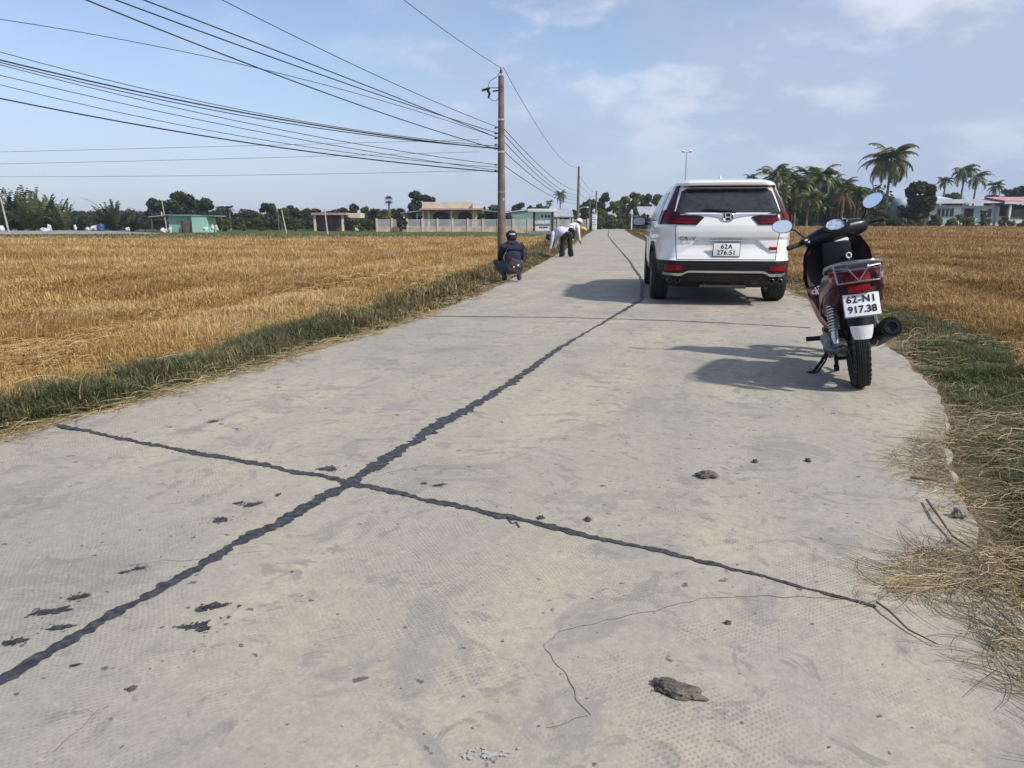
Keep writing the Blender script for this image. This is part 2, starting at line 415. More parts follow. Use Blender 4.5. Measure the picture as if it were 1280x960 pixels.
road = np_mesh('road', V, [np.array(Fq)], M['road'], smooth=False)
tag(road, 'worn pale concrete lane curving off between the rice fields', 'road', kind='structure')

# tar in the joints, cracks, tar smears: thin sheets on the slab
M['tar'] = pmat('joint_tar', (.045, .045, .05), .65, 0, 0, .75, 34, .9, 70)
M['hairline'] = pmat('hairline_crack', (.12, .11, .1), .9, 0, 0, .3, 20)
def smooth_line(pts, step):
    pts = [np.array(p[:2], float) for p in pts]; out = []
    for i in range(len(pts)-1):
        p0 = pts[max(i-1, 0)]; p1 = pts[i]; p2 = pts[i+1]; p3 = pts[min(i+2, len(pts)-1)]
        n = max(2, int(np.linalg.norm(p2-p1)/step))
        for t in np.arange(n)/n:
            out.append(.5*((2*p1)+(-p0+p2)*t+(2*p0-5*p1+4*p2-p3)*t*t+(-p0+3*p1-3*p2+p3)*t**3))
    out.append(pts[-1]); return out
def ribbon(mb, pts, wfn, z=.0025, seed=0, edge=.35, step=.012, wig=.006):
    L = smooth_line(pts, step); A = []; B = []; s = 0
    for i, q in enumerate(L):
        d = L[min(i+1, len(L)-1)]-L[max(i-1, 0)]; d = d/(np.linalg.norm(d)+1e-9); nrm = np.array((-d[1], d[0]))
        if i: s += np.linalg.norm(q-L[i-1])
        wd = wfn(s)
        if s > 25: fr = 1
        e1 = 1+edge*(wob(s, 9, seed)+1.0*wob(s, 31, seed+1)+.9*wob(s, 70, seed+11)+1.6*max(0, wob(s, 3.1, seed+7))); e2 = 1+edge*(wob(s, 9, seed+2)+1.0*wob(s, 31, seed+3)+.9*wob(s, 70, seed+12)+1.6*max(0, wob(s, 3.3, seed+8)))
        c = q+nrm*(wig*wob(s, 5, seed+4)*2+wig*wob(s, 19, seed+5)); zz = float(roadz(q[1]))+z
        a = c+nrm*wd/2*max(.15, e1); b = c-nrm*wd/2*max(.15, e2)
        A.append((*a, zz)); B.append((*b, zz))
    n = len(A); mb.add(A+B, [(i, i+1, n+i+1, n+i) for i in range(n-1)])
BLOB = [0]
def blob(mb, c, rx, ry, rot, seed, z=.0028, rag=.5):
    n = 40; pts = []
    for k in range(n):
        t = 2*math.pi*k/n; r = max(.12, 1+rag*noise.noise(Vector((math.cos(t)*1.7, math.sin(t)*1.7, seed)))*1.6+rag*.8*noise.noise(Vector((math.cos(t)*6, math.sin(t)*6, seed+9))))
        x, y = math.cos(t)*rx*r, math.sin(t)*ry*r
        pts.append((c[0]+x*math.cos(rot)-y*math.sin(rot), c[1]+x*math.sin(rot)+y*math.cos(rot), z+float(roadz(c[1]))))
    z += (BLOB[0] % 9)*.00025; BLOB[0] += 1; pts = [(q[0], q[1], z+float(roadz(c[1]))) for q in pts]
    mb.add([(c[0], c[1], z+float(roadz(c[1])))]+pts, [(0, k+1, (k+1) % n+1) for k in range(n)])
mb = MB()
cl = [(float(Cx(y)), y) for y in (-4, -2, 0, 1.51, 2.22, 2.85, 3.83, 4.8, 6.2, 8.1, 10.31)]
ribbon(mb, cl, lambda s: .046+.018*math.sin(s*.9), seed=11, edge=.75)
mb.build('road_joint_tar', M['tar'], smooth=False)
o = bpy.data.objects['road_joint_tar']; tag(o, 'black tar filling the long joint down the middle of the lane', 'road joint', kind='structure')
mb = MB(); cl = [(float(Cx(y)), y) for y in (10.31, 14.13, 18, 22.3, 30, 45, 56, 68, 90, 110)]
ribbon(mb, cl, lambda s: .05 if s < 30 else .07, z=.006, seed=61, edge=.4, step=.1)
tag(mb.build('road_joint_tar', M['tar'], smooth=False), 'black joint line continuing past the car towards the bend', 'road joint', kind='structure')
mb = MB()
ribbon(mb, [ground(*q) for q in ((66, 531), (150, 548), (240, 565), (350, 586), (437, 603), (540, 626), (640, 648), (740, 672), (860, 697), (980, 729), (1095, 760))], lambda s: max(.012, .03-.004*max(0, s-2.6)*3), z=.003, seed=23, edge=.8)
ribbon(mb, [ground(*q) for q in ((632, 647), (640, 655), (646, 652), (652, 660))], lambda s: .006, z=.003, seed=5)
tag(mb.build('road_joint_tar', M['tar'], smooth=False), 'black tar joint crossing the lane in the near foreground', 'road joint', kind='structure')
mb = MB()
ribbon(mb, [ground(*q) for q in ((513, 395), (600, 396), (690, 397), (860, 402), (1013, 410))], lambda s: .028, z=.0045, seed=31, edge=.4)
tag(mb.build('road_joint_tar', M['tar'], smooth=False), 'thin dark joint crossing the lane behind the white car', 'road joint', kind='structure')
mb = MB()
for (x, y, a, b) in ((68, 765, 30, 7), (100, 747, 22, 6), (52, 766, 16, 6), (77, 785, 22, 5), (20, 803, 20, 7), (264, 760, 34, 9), (245, 783, 30, 8), (255, 787, 14, 6), (175, 711, 14, 4), (155, 716, 10, 3), (277, 651, 14, 5), (316, 631, 18, 4), (298, 629, 10, 3), (409, 586, 16, 5), (268, 527, 9, 3), (95, 832, 12, 3), (735, 650, 8, 3), (676, 648, 8, 5), (160, 862, 8, 2), (550, 607, 12, 3), (348, 619, 6, 3), (415, 588, 9, 3), (530, 605, 6, 2), (160, 757, 9, 3)):
    c = ground(x, y); e = (ground(x+a/2, y)-c).length; f_ = (ground(x, y-b/2)-c).length
    blob(mb, c, e*.95, f_*.75, .3, x*.37+y, rag=.85); blob(mb, c+Vector((e*.5, f_*.4, 0)), e*.5, f_*.5, .3, x*.7+y, rag=.9); blob(mb, c+Vector((-e*.6, -f_*.5, 0)), e*.45, f_*.5, .3, x*.9+y, rag=.9)
    for q in range(12):
        c2 = c+Vector((random.gauss(0, e), random.gauss(0, f_), 0)); blob(mb, c2, e*.14, f_*.16, .4, q+x, rag=.8)
tag(mb.build('tar_smears', M['tar'], smooth=False), 'black tar smears and drips scattered beside the joints', 'tar smears', kind='stuff')
mb = MB()
def crack(pts, wd, s): ribbon(mb, [ground(*q) for q in pts], lambda t: wd, z=.0012, seed=s, edge=.7, wig=.012, step=.008)
crack(((1060, 748), (990, 744), (900, 745), (840, 757), (775, 775), (710, 786), (688, 800), (682, 812), (705, 838), (720, 870), (735, 895)), .0016, 3)
crack(((735, 895), (710, 902), (682, 903)), .002, 4)
crack(((150, 712), (205, 698), (228, 700), (330, 690)), .0012, 5)
crack(((435, 606), (560, 575), (680, 560)), .0008, 6)
crack(((60, 940), (130, 890)), .001, 7)
tag(mb.build('road_crack', M['hairline'], smooth=False), 'hairline cracks wandering across the concrete slab', 'road cracks', kind='structure')
M['limewash'] = pmat('lime_splash', (.42, .41, .39), .9, 0, 0, .15, 20)
mb = MB()
for q in range(26):
    c = ground(612+random.gauss(0, 13), 944+random.gauss(0, 3.5)); blob(mb, c, .0035+.004*random.random(), .0025+.003*random.random(), random.random()*3, q*3.7, rag=.45)
tag(mb.build('lime_splash', M['limewash'], smooth=False), 'small white lime splash on the concrete at the bottom edge', 'lime splash', kind='structure')
# ------------------------------------------------------------------ grass, stubble and straw
GOLD = [(0, (.15, .085, .027)), (.3, (.33, .205, .065)), (.65, (.51, .345, .125)), (1, (.66, .51, .28))]
M['stubble'] = foliage('rice_stubble', GOLD, .2, .7)
M['stubble_brown'] = foliage('brown_rice_stubble', [(0, (.11, .06, .022)), (.3, (.25, .145, .05)), (.7, (.40, .25, .09)), (1, (.60, .43, .2))], .2, .7)
M['grass'] = foliage('verge_grass', [(0, (.04, .045, .018)), (.4, (.10, .115, .045)), (.68, (.175, .18, .08)), (.84, (.27, .23, .115)), (1, (.42, .34, .18))], .3)
M['dry'] = foliage('dry_verge_grass', [(0, (.05, .042, .018)), (.4, (.13, .105, .045)), (.75, (.28, .21, .10)), (1, (.55, .44, .25))], .25, .7)
M['straw'] = foliage('straw', [(0, (.07, .052, .03)), (.35, (.2, .15, .08)), (.7, (.38, .29, .155)), (1, (.62, .51, .32))], .15, .6)

def blades(P, h, wd, az, lean, curl, tint, single=False):
    """P (n,3) -> vertices and faces of bent tapering blades"""
    n = len(P); d = np.stack([np.cos(az), np.sin(az), np.zeros(n)], -1); s = np.stack([-d[:, 1], d[:, 0], np.zeros(n)], -1)
    up = np.array([0, 0, 1.]); wd = wd[:, None]; h_ = h[:, None]
    tip = P+d*(h*lean*(1+curl))[:, None]+up*h_*np.sqrt(np.clip(1-(lean*.8)**2, .05, 1))[:, None]
    if single:
        V = np.stack([P-s*wd/2, P+s*wd/2, tip], 1).reshape(-1, 3); b = np.arange(n)*3
        return V, [np.stack([b, b+1, b+2], -1)], np.repeat(tint, 3)
    mid = P+d*(h*lean*.42)[:, None]+up*h_*.6
    V = np.stack([P-s*wd/2, P+s*wd/2, mid+s*wd*.42, mid-s*wd*.42, tip], 1).reshape(-1, 3); b = np.arange(n)*5
    return V, [np.stack([b, b+1, b+2, b+3], -1), np.stack([b+3, b+2, b+4], -1)], np.repeat(tint, 5)
def fbm(x, y, s):
    return (np.sin(x*s*1.0+1.3*np.sin(y*s*.7+.5))*np.sin(y*s*1.1+1.7*np.sin(x*s*.6))+.5*np.sin(x*s*2.3+y*s*1.9+2*np.sin(y*s*1.3)))/1.5
def field(name, label, mat, side, layers, cat):
    Vs, F4, F3, T = [], [], [], []; off = 0
    for (y0, y1, n, k, hh, ww, maxd) in layers:
        y = y0+(y1-y0)*rng.random(n)**1.15
        if side < 0:
            e = Lx(y)-1.0-.25*np.sin(y*1.3); x = e-rng.random(n)**1.05*np.minimum(maxd, (y*.72+e+2.0))
        else:
            e = Rx(y)+1.0+.25*np.sin(y*1.1)+.35*np.clip(1-(y-4)/6, 0, 1)*0; x = e+rng.random(n)**1.05*np.minimum(maxd, np.maximum(.6, y*.74+1.5-e))
        # planting rows along the lane
        row = .26; u = x-y*.13; u = np.round(u/row)*row+rng.normal(0, .05, n); x = u+y*.13
        dens = fbm(x, y, .5)+.6*fbm(x, y, 1.7)
        keep = rng.random(n) < np.clip(.8+.35*dens, .2, 1); x, y, dens = x[keep], y[keep], dens[keep]; m_ = len(x)
        x = np.repeat(x, k)+rng.normal(0, .045 if hh < .3 else .1, m_*k); y = np.repeat(y, k)+rng.normal(0, .045 if hh < .3 else .1, m_*k); dens = np.repeat(dens, k)
        ht = hh*(.55+.7*rng.random(m_*k))*(1+.22*dens); az = rng.random(m_*k)*2*math.pi
        wind = fbm(x, y, .9); lean = np.abs(rng.normal(.5, .38, m_*k))+.3*np.maximum(0, wind)
        az = np.where(wind > .2, rng.normal(.6, .7, m_*k), az)
        lean = np.clip(lean, 0, 1.15); ht = np.where(lean > .9, ht*1.2, ht)
        track = np.sin((x-y*.13)*2*math.pi/2.3+.8*np.sin(y*.17)+.4*np.sin(y*.9)); ht = ht*(1+.28*track)
        band = .13*track+.14*np.sin(.8*(y+.35*x)+1.4*np.sin(x*.15+y*.21))
        tn = np.clip(.52+.16*dens+band+rng.normal(0, .2, m_*k), 0, 1)
        P = np.stack([x, y, zg(x, y)-.01], -1)
        V, Fs, t = blades(P, ht, ww*(.6+.8*rng.random(m_*k)), az, lean, rng.random(m_*k)*.4, tn, single=hh >= .3 or y0 > 11)
        Vs.append(V); T.append(t)
        for f in Fs: (F4 if f.shape[1] == 4 else F3).append(f+off)
        off += len(V)
    FF = ([np.concatenate(F4)] if F4 else [])+[np.concatenate(F3)]
    o = np_mesh(name, np.concatenate(Vs), FF, mat, np.concatenate(T)); tag(o, label, cat, kind='stuff'); return o
field('rice_stubble', 'golden cut rice stubble filling the wide field left of the lane', M['stubble'], -1,
      [(3.5, 11, 9000, 9, .125, .007, 9), (9, 22, 20000, 7, .14, .013, 18), (20, 42, 22000, 5, .17, .03, 34), (40, 70, 22000, 4, .19, .06, 56)], 'rice stubble')
field('rice_stubble', 'brown orange rice stubble rising gently right of the motorbike', M['stubble_brown'], 1,
      [(3.8, 11, 8000, 9, .13, .007, 8), (9, 24, 16000, 7, .14, .014, 18), (22, 48, 18000, 5, .17, .034, 34), (44, 84, 18000, 4, .2, .065, 60)], 'rice stubble')

def verge(name, label, mat, side, y0, y1, n, d0, d1, h, wd, tint0, spread=.22, cat='grass', single=False, pw=1.0, lean0=.35):
    y = y0+(y1-y0)*rng.random(n)**pw; d = d0+(d1-d0)*rng.random(n)
    cl = fbm(y*1.0, d*2.0+y*.3, 2.3); d = d+.12*cl
    x = (Lx(y)-d) if side < 0 else (Rx(y)+d)
    prof = np.sin(np.clip((d-d0)/(d1-d0), 0.04, .96)*math.pi)**.6
    ht = h*prof*(.4+.7*rng.random(n))*(1+.35*fbm(x, y, 1.9)+.3*fbm(x, y, 5.3)); az = rng.random(n)*2*math.pi
    lean = np.clip(np.abs(rng.normal(lean0, .3, n)), 0, 1.1)
    t = np.clip(tint0+.2*fbm(x, y, 1.3)+.1*fbm(x, y, 4.1)+rng.normal(0, spread, n), 0, 1)
    P = np.stack([x, y, zg(x, y)-.01], -1)
    V, Fs, tt = blades(P, ht, wd*(.6+.8*rng.random(n)), az, lean, rng.random(n)*.7, t, single)
    o = np_mesh(name, V, Fs, mat, tt); tag(o, label, cat, kind='stuff'); return o
verge('verge_grass', 'thick dark green grass bank along the near left edge of the lane', M['grass'], -1, 2.6, 9.4, 36000, .22, 1.25, .18, .0065, .56, pw=1.1, lean0=.6)
verge('verge_grass', 'dry mixed weeds along the left edge further up beside the crouching person', M['dry'], -1, 7.5, 34, 30000, .1, 1.6, .2, .016, .48)
verge('verge_grass', 'thin weeds lining the far left roadside up to the fence', M['dry'], -1, 30, 100, 14000, .2, 2.6, .3, .05, .42, single=True)
verge('verge_grass', 'green grass patches on the right verge beside the motorbike', M['grass'], 1, 3.0, 9, 36000, .2, 1.15, .11, .007, .6)
verge('verge_grass', 'low dull green weeds on the right verge behind the motorbike', M['dry'], 1, 4, 26, 22000, .1, 1.15, .11, .011, .42)
verge('verge_grass', 'weedy strip along the right edge far beyond the white car', M['dry'], 1, 26, 110, 12000, .1, 3.2, .3, .05, .35, single=True)
verge('verge_grass', 'green grass belt along the far end of the left field', M['grass'], -1, 62, 81, 22000, 8, 70, .30, .09, .62, single=True)

M['pale_straw'] = foliage('pale_straw', [(0, (.30, .19, .07)), (.4, (.50, .35, .14)), (.75, (.64, .48, .24)), (1, (.74, .60, .36))], .15, .6)
def strands(name, label, side, specs, mat, cat='straw'):
    """long bent straws lying about; specs = (n, y0, y1, d0, d1, zmax, length, width)"""
    Vs, Fs, T = [], [], []; off = 0
    for (n, y0, y1, d0, d1, zm, ln, wd, pref) in specs:
        y = y0+(y1-y0)*rng.random(n); d = d0+(d1-d0)*rng.random(n)**1.3
        d = d+.16*fbm(y, y*0+.3, 2.1)
        x = (Lx(y)-d) if side < 0 else (Rx(y)+d)
        az = rng.normal(pref, .75, n)+np.where(rng.random(n) < .5, math.pi, 0); L = ln*(.4+.9*rng.random(n)); bend = rng.normal(0, 1.3, n)
        z0 = zm*rng.random(n)**1.5*ss((d-d0)/.25+.15); pit = rng.normal(0, .12, n); arch = np.abs(rng.normal(0, .07, n))*ln
        t = np.clip(rng.normal(.55, .25, n), 0, 1); K = 6; pts = []
        cx, cy, a = x.copy(), y.copy(), az.copy(); cz = z0
        for k in range(K):
            f = k/(K-1); zz = np.maximum(zg(cx, cy)+.004, zg(cx, cy)+.006+z0+pit*L*(f-.5)+arch*math.sin(f*math.pi))
            inside = (cx < Rx(cy)) & (cx > Lx(cy)); zz = np.where(inside, np.maximum(zz, roadz(cy)+.006+.4*z0), zz)
            pts.append((cx.copy(), cy.copy(), zz, a.copy()))
            cx += np.cos(a)*L/(K-1); cy += np.sin(a)*L/(K-1); a = a+bend/(K-1)
        rows = []
        for k, (px, py, pz, a) in enumerate(pts):
            wk = wd*(1-.5*k/(K-1)); sx, sy = -np.sin(a)*wk/2, np.cos(a)*wk/2
            rows += [np.stack([px-sx, py-sy, pz], -1), np.stack([px+sx, py+sy, pz], -1), np.stack([px, py, pz+wk*.6], -1)]
        V = np.stack(rows, 1).reshape(-1, 3); b = np.arange(n)*(3*K)+off
        for k in range(K-1):
            for a_, c_ in ((0, 2), (2, 1)):
                i, j = b+3*k+a_, b+3*k+c_; Fs.append(np.stack([i, j, j+3, i+3], -1))
        Vs.append(V); T.append(np.repeat(t, 3*K)); off += len(V)
    o = np_mesh(name, np.concatenate(Vs), [np.concatenate(Fs)], mat, np.concatenate(T)); tag(o, label, cat, kind='stuff'); return o
strands('straw_litter', 'dry straw and flattened stalks tangled along the near right edge', 1,
        [(2600, .9, 3.9, .0, .65, .11, .18, .0026, 2.2), (1100, .9, 3.9, .4, 1.4, .16, .22, .0026, 2.0), (420, .95, 3.9, .0, .9, .12, .20, .004, 1.9), (1500, 1.0, 4.0, .3, 1.2, .2, .30, .0028, 1.4), (700, 1.92, 2.2, -.26, .4, .05, .20, .0024, .2), (900, 3.6, 6.6, .02, .7, .05, .18, .0032, 1.2), (900, 6, 14, -.05, 1.0, .06, .3, .006, 1.2), (420, 2.5, 3.6, -.16, .2, .03, .15, .0024, .6)], M['straw'])
strands('straw_litter', 'pale straw line lying between the left grass bank and the concrete', -1,
        [(1500, 2.8, 9, -.02, .34, .035, .22, .0038, 1.25), (600, 8, 16, -.02, .5, .05, .25, .006, 1.25), (40, 3, 9, .2, 1.3, .18, .3, .003, .5)], M['straw'])
strands('straw_litter', 'pale flattened straw strewn over the stubble beside the left grass bank', -1,
        [(4600, 4, 13, 1.15, 3.6, .06, .24, .004, 1.0), (2400, 12, 26, 1.2, 5, .06, .32, .009, 1.0)], M['pale_straw'])
verge('dry_grass', 'brown dead grass mat beyond the straw in the near right corner', M['dry'], 1, .6, 4.2, 22000, .12, 1.5, .13, .005, .42, lean0=.75)
M['fresh'] = foliage('fresh_grass', [(0, (.035, .045, .016)), (.5, (.095, .13, .04)), (.8, (.17, .2, .07)), (1, (.36, .32, .16))], .35)
verge('verge_grass', 'bright short green grass at the road edge just below the motorbike', M['fresh'], 1, 3.2, 6.4, 26000, .02, 1.2, .13, .005, .52, lean0=.6)
verge('verge_grass', 'sparse green blades between the straws at the right picture edge', M['fresh'], 1, 1.2, 3.6, 7000, .08, .9, .15, .004, .45, lean0=.7)
verge('verge_grass', 'green shoots growing through the straw in the near right corner', M['fresh'], 1, .6, 4.8, 18000, .3, 1.9, .2, .0055, .55, lean0=.6)

strands('straw_litter', 'broken straw lying between the stubble rows right of the motorbike', 1,
        [(2200, 4.5, 13, 1.3, 5, .05, .26, .005, 1.3), (1500, 12, 26, 1.2, 8, .05, .36, .011, 1.3)], M['stubble_brown'])
# ------------------------------------------------------------------ trees
LEAF = {
 'dark': foliage('dark_leaf', [(0, (.010, .017, .008)), (.5, (.027, .042, .016)), (1, (.062, .082, .03))], .25),
 'mid': foliage('mid_leaf', [(0, (.018, .03, .01)), (.5, (.052, .078, .024)), (1, (.115, .15, .046))], .3),
 'light': foliage('light_leaf', [(0, (.035, .052, .014)), (.5, (.09, .13, .032)), (1, (.18, .22, .065))], .35),
 'palm': foliage('palm_leaf', [(0, (.03, .042, .014)), (.5, (.095, .112, .04)), (1, (.22, .23, .09))], .22, .42),
 'yellow': foliage('yellowing_leaf', [(0, (.05, .05, .015)), (.5, (.13, .14, .035)), (1, (.25, .22, .07))], .3),
 'dead': foliage('dead_frond', [(0, (.05, .02, .012)), (.5, (.13, .055, .03)), (1, (.22, .11, .06))], .15),
}
def leaf_cloud(C, rad, n, size, rs, flat=.8):
    """n leaf quads spread through lobes C with radii rad"""
    C = np.array(C); rad = np.array(rad); k = rs.choice(len(C), n, p=rad**2/np.sum(rad**2))
    d = rs.normal(size=(n, 3)); d /= np.linalg.norm(d, axis=1)[:, None]
    r = rad[k]*(.35+.7*rs.random(n)**.5)
    P = C[k]+d*r[:, None]*np.array([1, 1, flat])
    nrm = d+rs.normal(0, .6, (n, 3)); nrm /= np.linalg.norm(nrm, axis=1)[:, None]
    a = np.cross(nrm, rs.normal(size=(n, 3))); a /= np.linalg.norm(a, axis=1)[:, None]; b = np.cross(nrm, a)
    s = size*(.5+rs.random(n))[:, None]
    V = np.stack([P-a*s, P+b*s*.5, P+a*s, P-b*s*.5], 1).reshape(-1, 3)
    t = np.clip(.5+.3*(rs.random(len(C))[k]-.5)*1.6+rs.normal(0, .2, n), 0, 1)
    i = np.arange(n)*4
    return V, np.stack([i, i+1, i+2, i+3], -1), np.repeat(t, 4)
def broad_tree(name, label, cat, px, Y, top, wpx, leaf='dark', seed=0, group=None, n=1100, trunk=.3, z0=None, stem=True, size=None, shape=1.0):
    rs = np.random.default_rng(seed+100); b = at(px, 281, Y); zb = gz(b.x, Y)-.05 if z0 is None else z0
    h = at(px, top, Y).z-zb; w = wpx/900*Y/.98/2
    r = empty(name, (b.x, Y, zb), rs.random()*6, label, cat, group)
    C, rad = [], []
    nl = 17+int(rs.integers(8)); lo = min(trunk, .12) if stem else .04
    for q in range(nl):
        a = rs.random()*2*math.pi; zz = lo+(1-lo)*(.12+.8*rs.random()); prof = math.sin(min(1, max(.1, (zz-lo*.6)/(1.08-lo*.6)))*math.pi)**.55
        rr = w*prof*.72*rs.random()**.5; C.append((math.cos(a)*rr, math.sin(a)*rr, zz*h)); rad.append(min(w, h*.5)*(.2+.17*rs.random())*shape)
    C.append((0, 0, h*(.92-.1*shape))); rad.append(min(w, h)*.22)
    V, F_, t = leaf_cloud(C, rad, int(n*1.7), (size or .045*h+.06)*.8, rs)
    V[:, 2] = np.maximum(V[:, 2], .03)
    np_mesh('crown', V, [F_], LEAF[leaf], t, r)
    mb = MB(); th = h*max(trunk, .15)+.25*h
    mb.tube([(0, 0, 0), (w*.04, 0, th*.5), (0, w*.05, th), (0, 0, h*.8)], [h*.028+.03, h*.023+.02, h*.017+.02, .02], 7)
    for c in C[:6]:
        mb.tube([(0, 0, th*.6), (c[0]*.5, c[1]*.5, (th*.6+c[2])*.52), c], [h*.014+.01, h*.01+.01, .01], 5)
    mb.build('trunk', M['bark'], r)
    return r
def frond_mesh(L, rs, leaflet=.5, nl=26, up=1.0, droop=1.1, wd=.045, side=.0):
    """one feather frond starting at the origin heading +x; returns V,F,t"""
    P = []; a = up; x = z = 0.0
    for k in range(nl+1):
        P.append((x, side*math.sin(k/nl*1.5)*L*.2, z)); st = L/nl; x += math.cos(a)*st; z += math.sin(a)*st; a -= droop/nl*(1+.8*k/nl)
    P = np.array(P); V = []; F_ = []
    for k in range(nl):
        p, q = P[k], P[k+1]; wk = .02*L*(1-k/nl)*.5+.006
        b = len(V); V += [p+(0, -wk, 0), p+(0, wk, 0), q+(0, wk*.9, 0), q+(0, -wk*.9, 0)]; F_.append((b, b+1, b+2, b+3))
        if k > 2:
            f = k/nl; ll = leaflet*math.sin(min(1, f*1.0+.22)*math.pi*.92)**.7*(.8+.4*rs.random())
            d = (q-p)/np.linalg.norm(q-p)
            for s in (-1, 1):
                drp = -.35-.5*rs.random(); v = d*.75+np.array((0, s*.95, drp)); v /= np.linalg.norm(v)
                tip = p+v*ll; b = len(V); wv = d*wd*1.0
                V += [p-wv, p+wv, p+v*ll*.55+wv*1.0+np.array((0, 0, .03*ll)), tip]; F_.append((b, b+1, b+2, b+3))
    return np.array(V), np.array(F_)
def crown_of(fr, rs):
    """fr: list of (L, az, up, droop, leaflet, base) -> merged"""
    Vs, Fs, T = [], [], []; off = 0
    for (L, az, up, droop, lf, base, wd) in fr:
        V, F_ = frond_mesh(L, rs, lf, 22, up, droop, wd, rs.normal(0, .4)); c, s = math.cos(az), math.sin(az)
        V = np.stack([V[:, 0]*c-V[:, 1]*s, V[:, 0]*s+V[:, 1]*c, V[:, 2]], -1)+np.array(base)
        Vs.append(V); Fs.append(F_+off); off += len(V); T.append(np.clip(.5+rs.normal(0, .16)+rs.normal(0, .12, len(V)), 0, 1))
    return np.concatenate(Vs), np.concatenate(Fs), np.concatenate(T)
def coconut(name, label, px, Y, top, crown_px, leaf='palm', seed=0, group=None, lean=.0, wind=0.0, nf=20, zb=None, cat='palm tree'):
    rs = np.random.default_rng(seed+500); b = at(px, 281, Y); zb = gz(b.x, Y)-.05 if zb is None else zb
    R_ = crown_px/900*Y/2; h = max(.6, at(px, top, Y).z-zb-R_*.5)
    r = empty(name, (b.x, Y, zb), 0, label, cat, group); tp = Vector((lean*h, 0, h))
    fr = []
    for k in range(nf):
        az = k*2.4+rs.normal(0, .25); u = 1.35-1.9*(k/nf)+rs.normal(0, .12); L = R_*1.18*(.85+.3*rs.random())
        if wind: az = az+(-.7*math.sin(az))*wind; u += .1
        fr.append((L, az, u, 1.15+.5*rs.random(), R_*.42, tuple(tp), R_*.03))
    V, F_, t = crown_of(fr, rs); np_mesh('crown', V, [F_], LEAF[leaf], t, r)
    mb = MB(); pts = []; rad = []
    for k in range(15):
        f = k/14; pts.append((lean*h*f**1.6, .05*math.sin(f*5), h*f)); rad.append((.012*h+.06)*(1.25-.55*f)*(1+.06*(k % 2))+(.08 if k == 0 else 0))
    mb.tube(pts, rad, 9); mb.build('trunk', M['palm_bark'], r)
    return r
def nipa(name, label, px, Y, top, wpx, seed=0, group=None, leaf='dark', nf=20, zb=None, far=None, cat='palm'):
    """stemless palm: long fronds rising straight from the ground"""
    rs = np.random.default_rng(seed+900); b = at(px, 281, Y); zb = gz(b.x, Y)-.05 if zb is None else zb
    h = at(px, top, Y).z-zb; w = wpx/900*Y/2; r = empty(name, (b.x, Y, zb), 0, label, cat, group); fr = []
    for k in range(nf):
        az = rs.random()*6.28; out = rs.random(); L = h*(1.12-.35*out)*(.9+.2*rs.random())
        fr.append((L, az, 1.5-.38*out, .3+.6*out, h*.15, (math.cos(az)*w*.3*rs.random(), math.sin(az)*w*.3*rs.random(), 0), h*.02))
    if far: fr += far(h)
    V, F_, t = crown_of(fr, rs); np_mesh('frond_clump', V, [F_], LEAF[leaf], t, r)
    mb = MB()
    for k in range(5):
        a = k*1.26; mb.tube([(math.cos(a)*w*.1, math.sin(a)*w*.1, 0), (math.cos(a)*w*.13, math.sin(a)*w*.13, h*.18)], [.1, .05], 6)
    mb.build('stem', M['bark'], r); return r
def banana(name, label, px, Y, top, wpx, leaf='light', seed=0, group=None, zb=None, cat='banana plant'):
    rs = np.random.default_rng(seed+1300); b = at(px, 281, Y); zb = gz(b.x, Y)-.05 if zb is None else zb
    h = at(px, top, Y).z-zb; w = wpx/900*Y/2; r = empty(name, (b.x, Y, zb), 0, label, cat, group)
    Vs, Fs, T = [], [], []; off = 0; stems = [(rs.normal(0, w*.35), rs.normal(0, w*.3), .55+.35*rs.random()) for _ in range(4)]
    for (sx, sy, f) in stems:
        for k in range(8):
            az = k*2.4+rs.random(); up = 1.35-.09*k; L = h*.5*(.8+.4*rs.random()); wl = L*.13; a = up; p = np.array((0., 0, 0)); P = []
            for q in range(9):
                P.append(p.copy()); p = p+np.array((math.cos(a), 0, math.sin(a)))*L/8; a -= .2*(1+q/8)
            V = []
            for q, pp in enumerate(P):
                ww = wl*math.sin(min(1, q/8*.9+.1)*math.pi)**.5
                V += [pp+(0, -ww, ww*.35), pp, pp+(0, ww, ww*.35)]
            V = np.array(V); c, s = math.cos(az), math.sin(az); V = np.stack([V[:, 0]*c-V[:, 1]*s+sx, V[:, 0]*s+V[:, 1]*c+sy, V[:, 2]+h*f], -1)
            F_ = np.array([(3*q+e, 3*q+e+1, 3*q+e+4, 3*q+e+3) for q in range(8) for e in (0, 1)])
            Vs.append(V); Fs.append(F_+off); off += len(V); T.append(np.clip(np.full(len(V), .5+rs.normal(0, .2))+rs.normal(0, .06, len(V)), 0, 1))
    np_mesh('leaf_crown', np.concatenate(Vs), [np.concatenate(Fs)], LEAF[leaf], np.concatenate(T), r)
    mb = MB()
    for (sx, sy, f) in stems: mb.tube([(sx, sy, 0), (sx, sy, h*f*.5), (sx, sy, h*f+.1)], [h*.035, h*.028, h*.018], 8)
    mb.build('stem', M['palm_bark'], r); return r
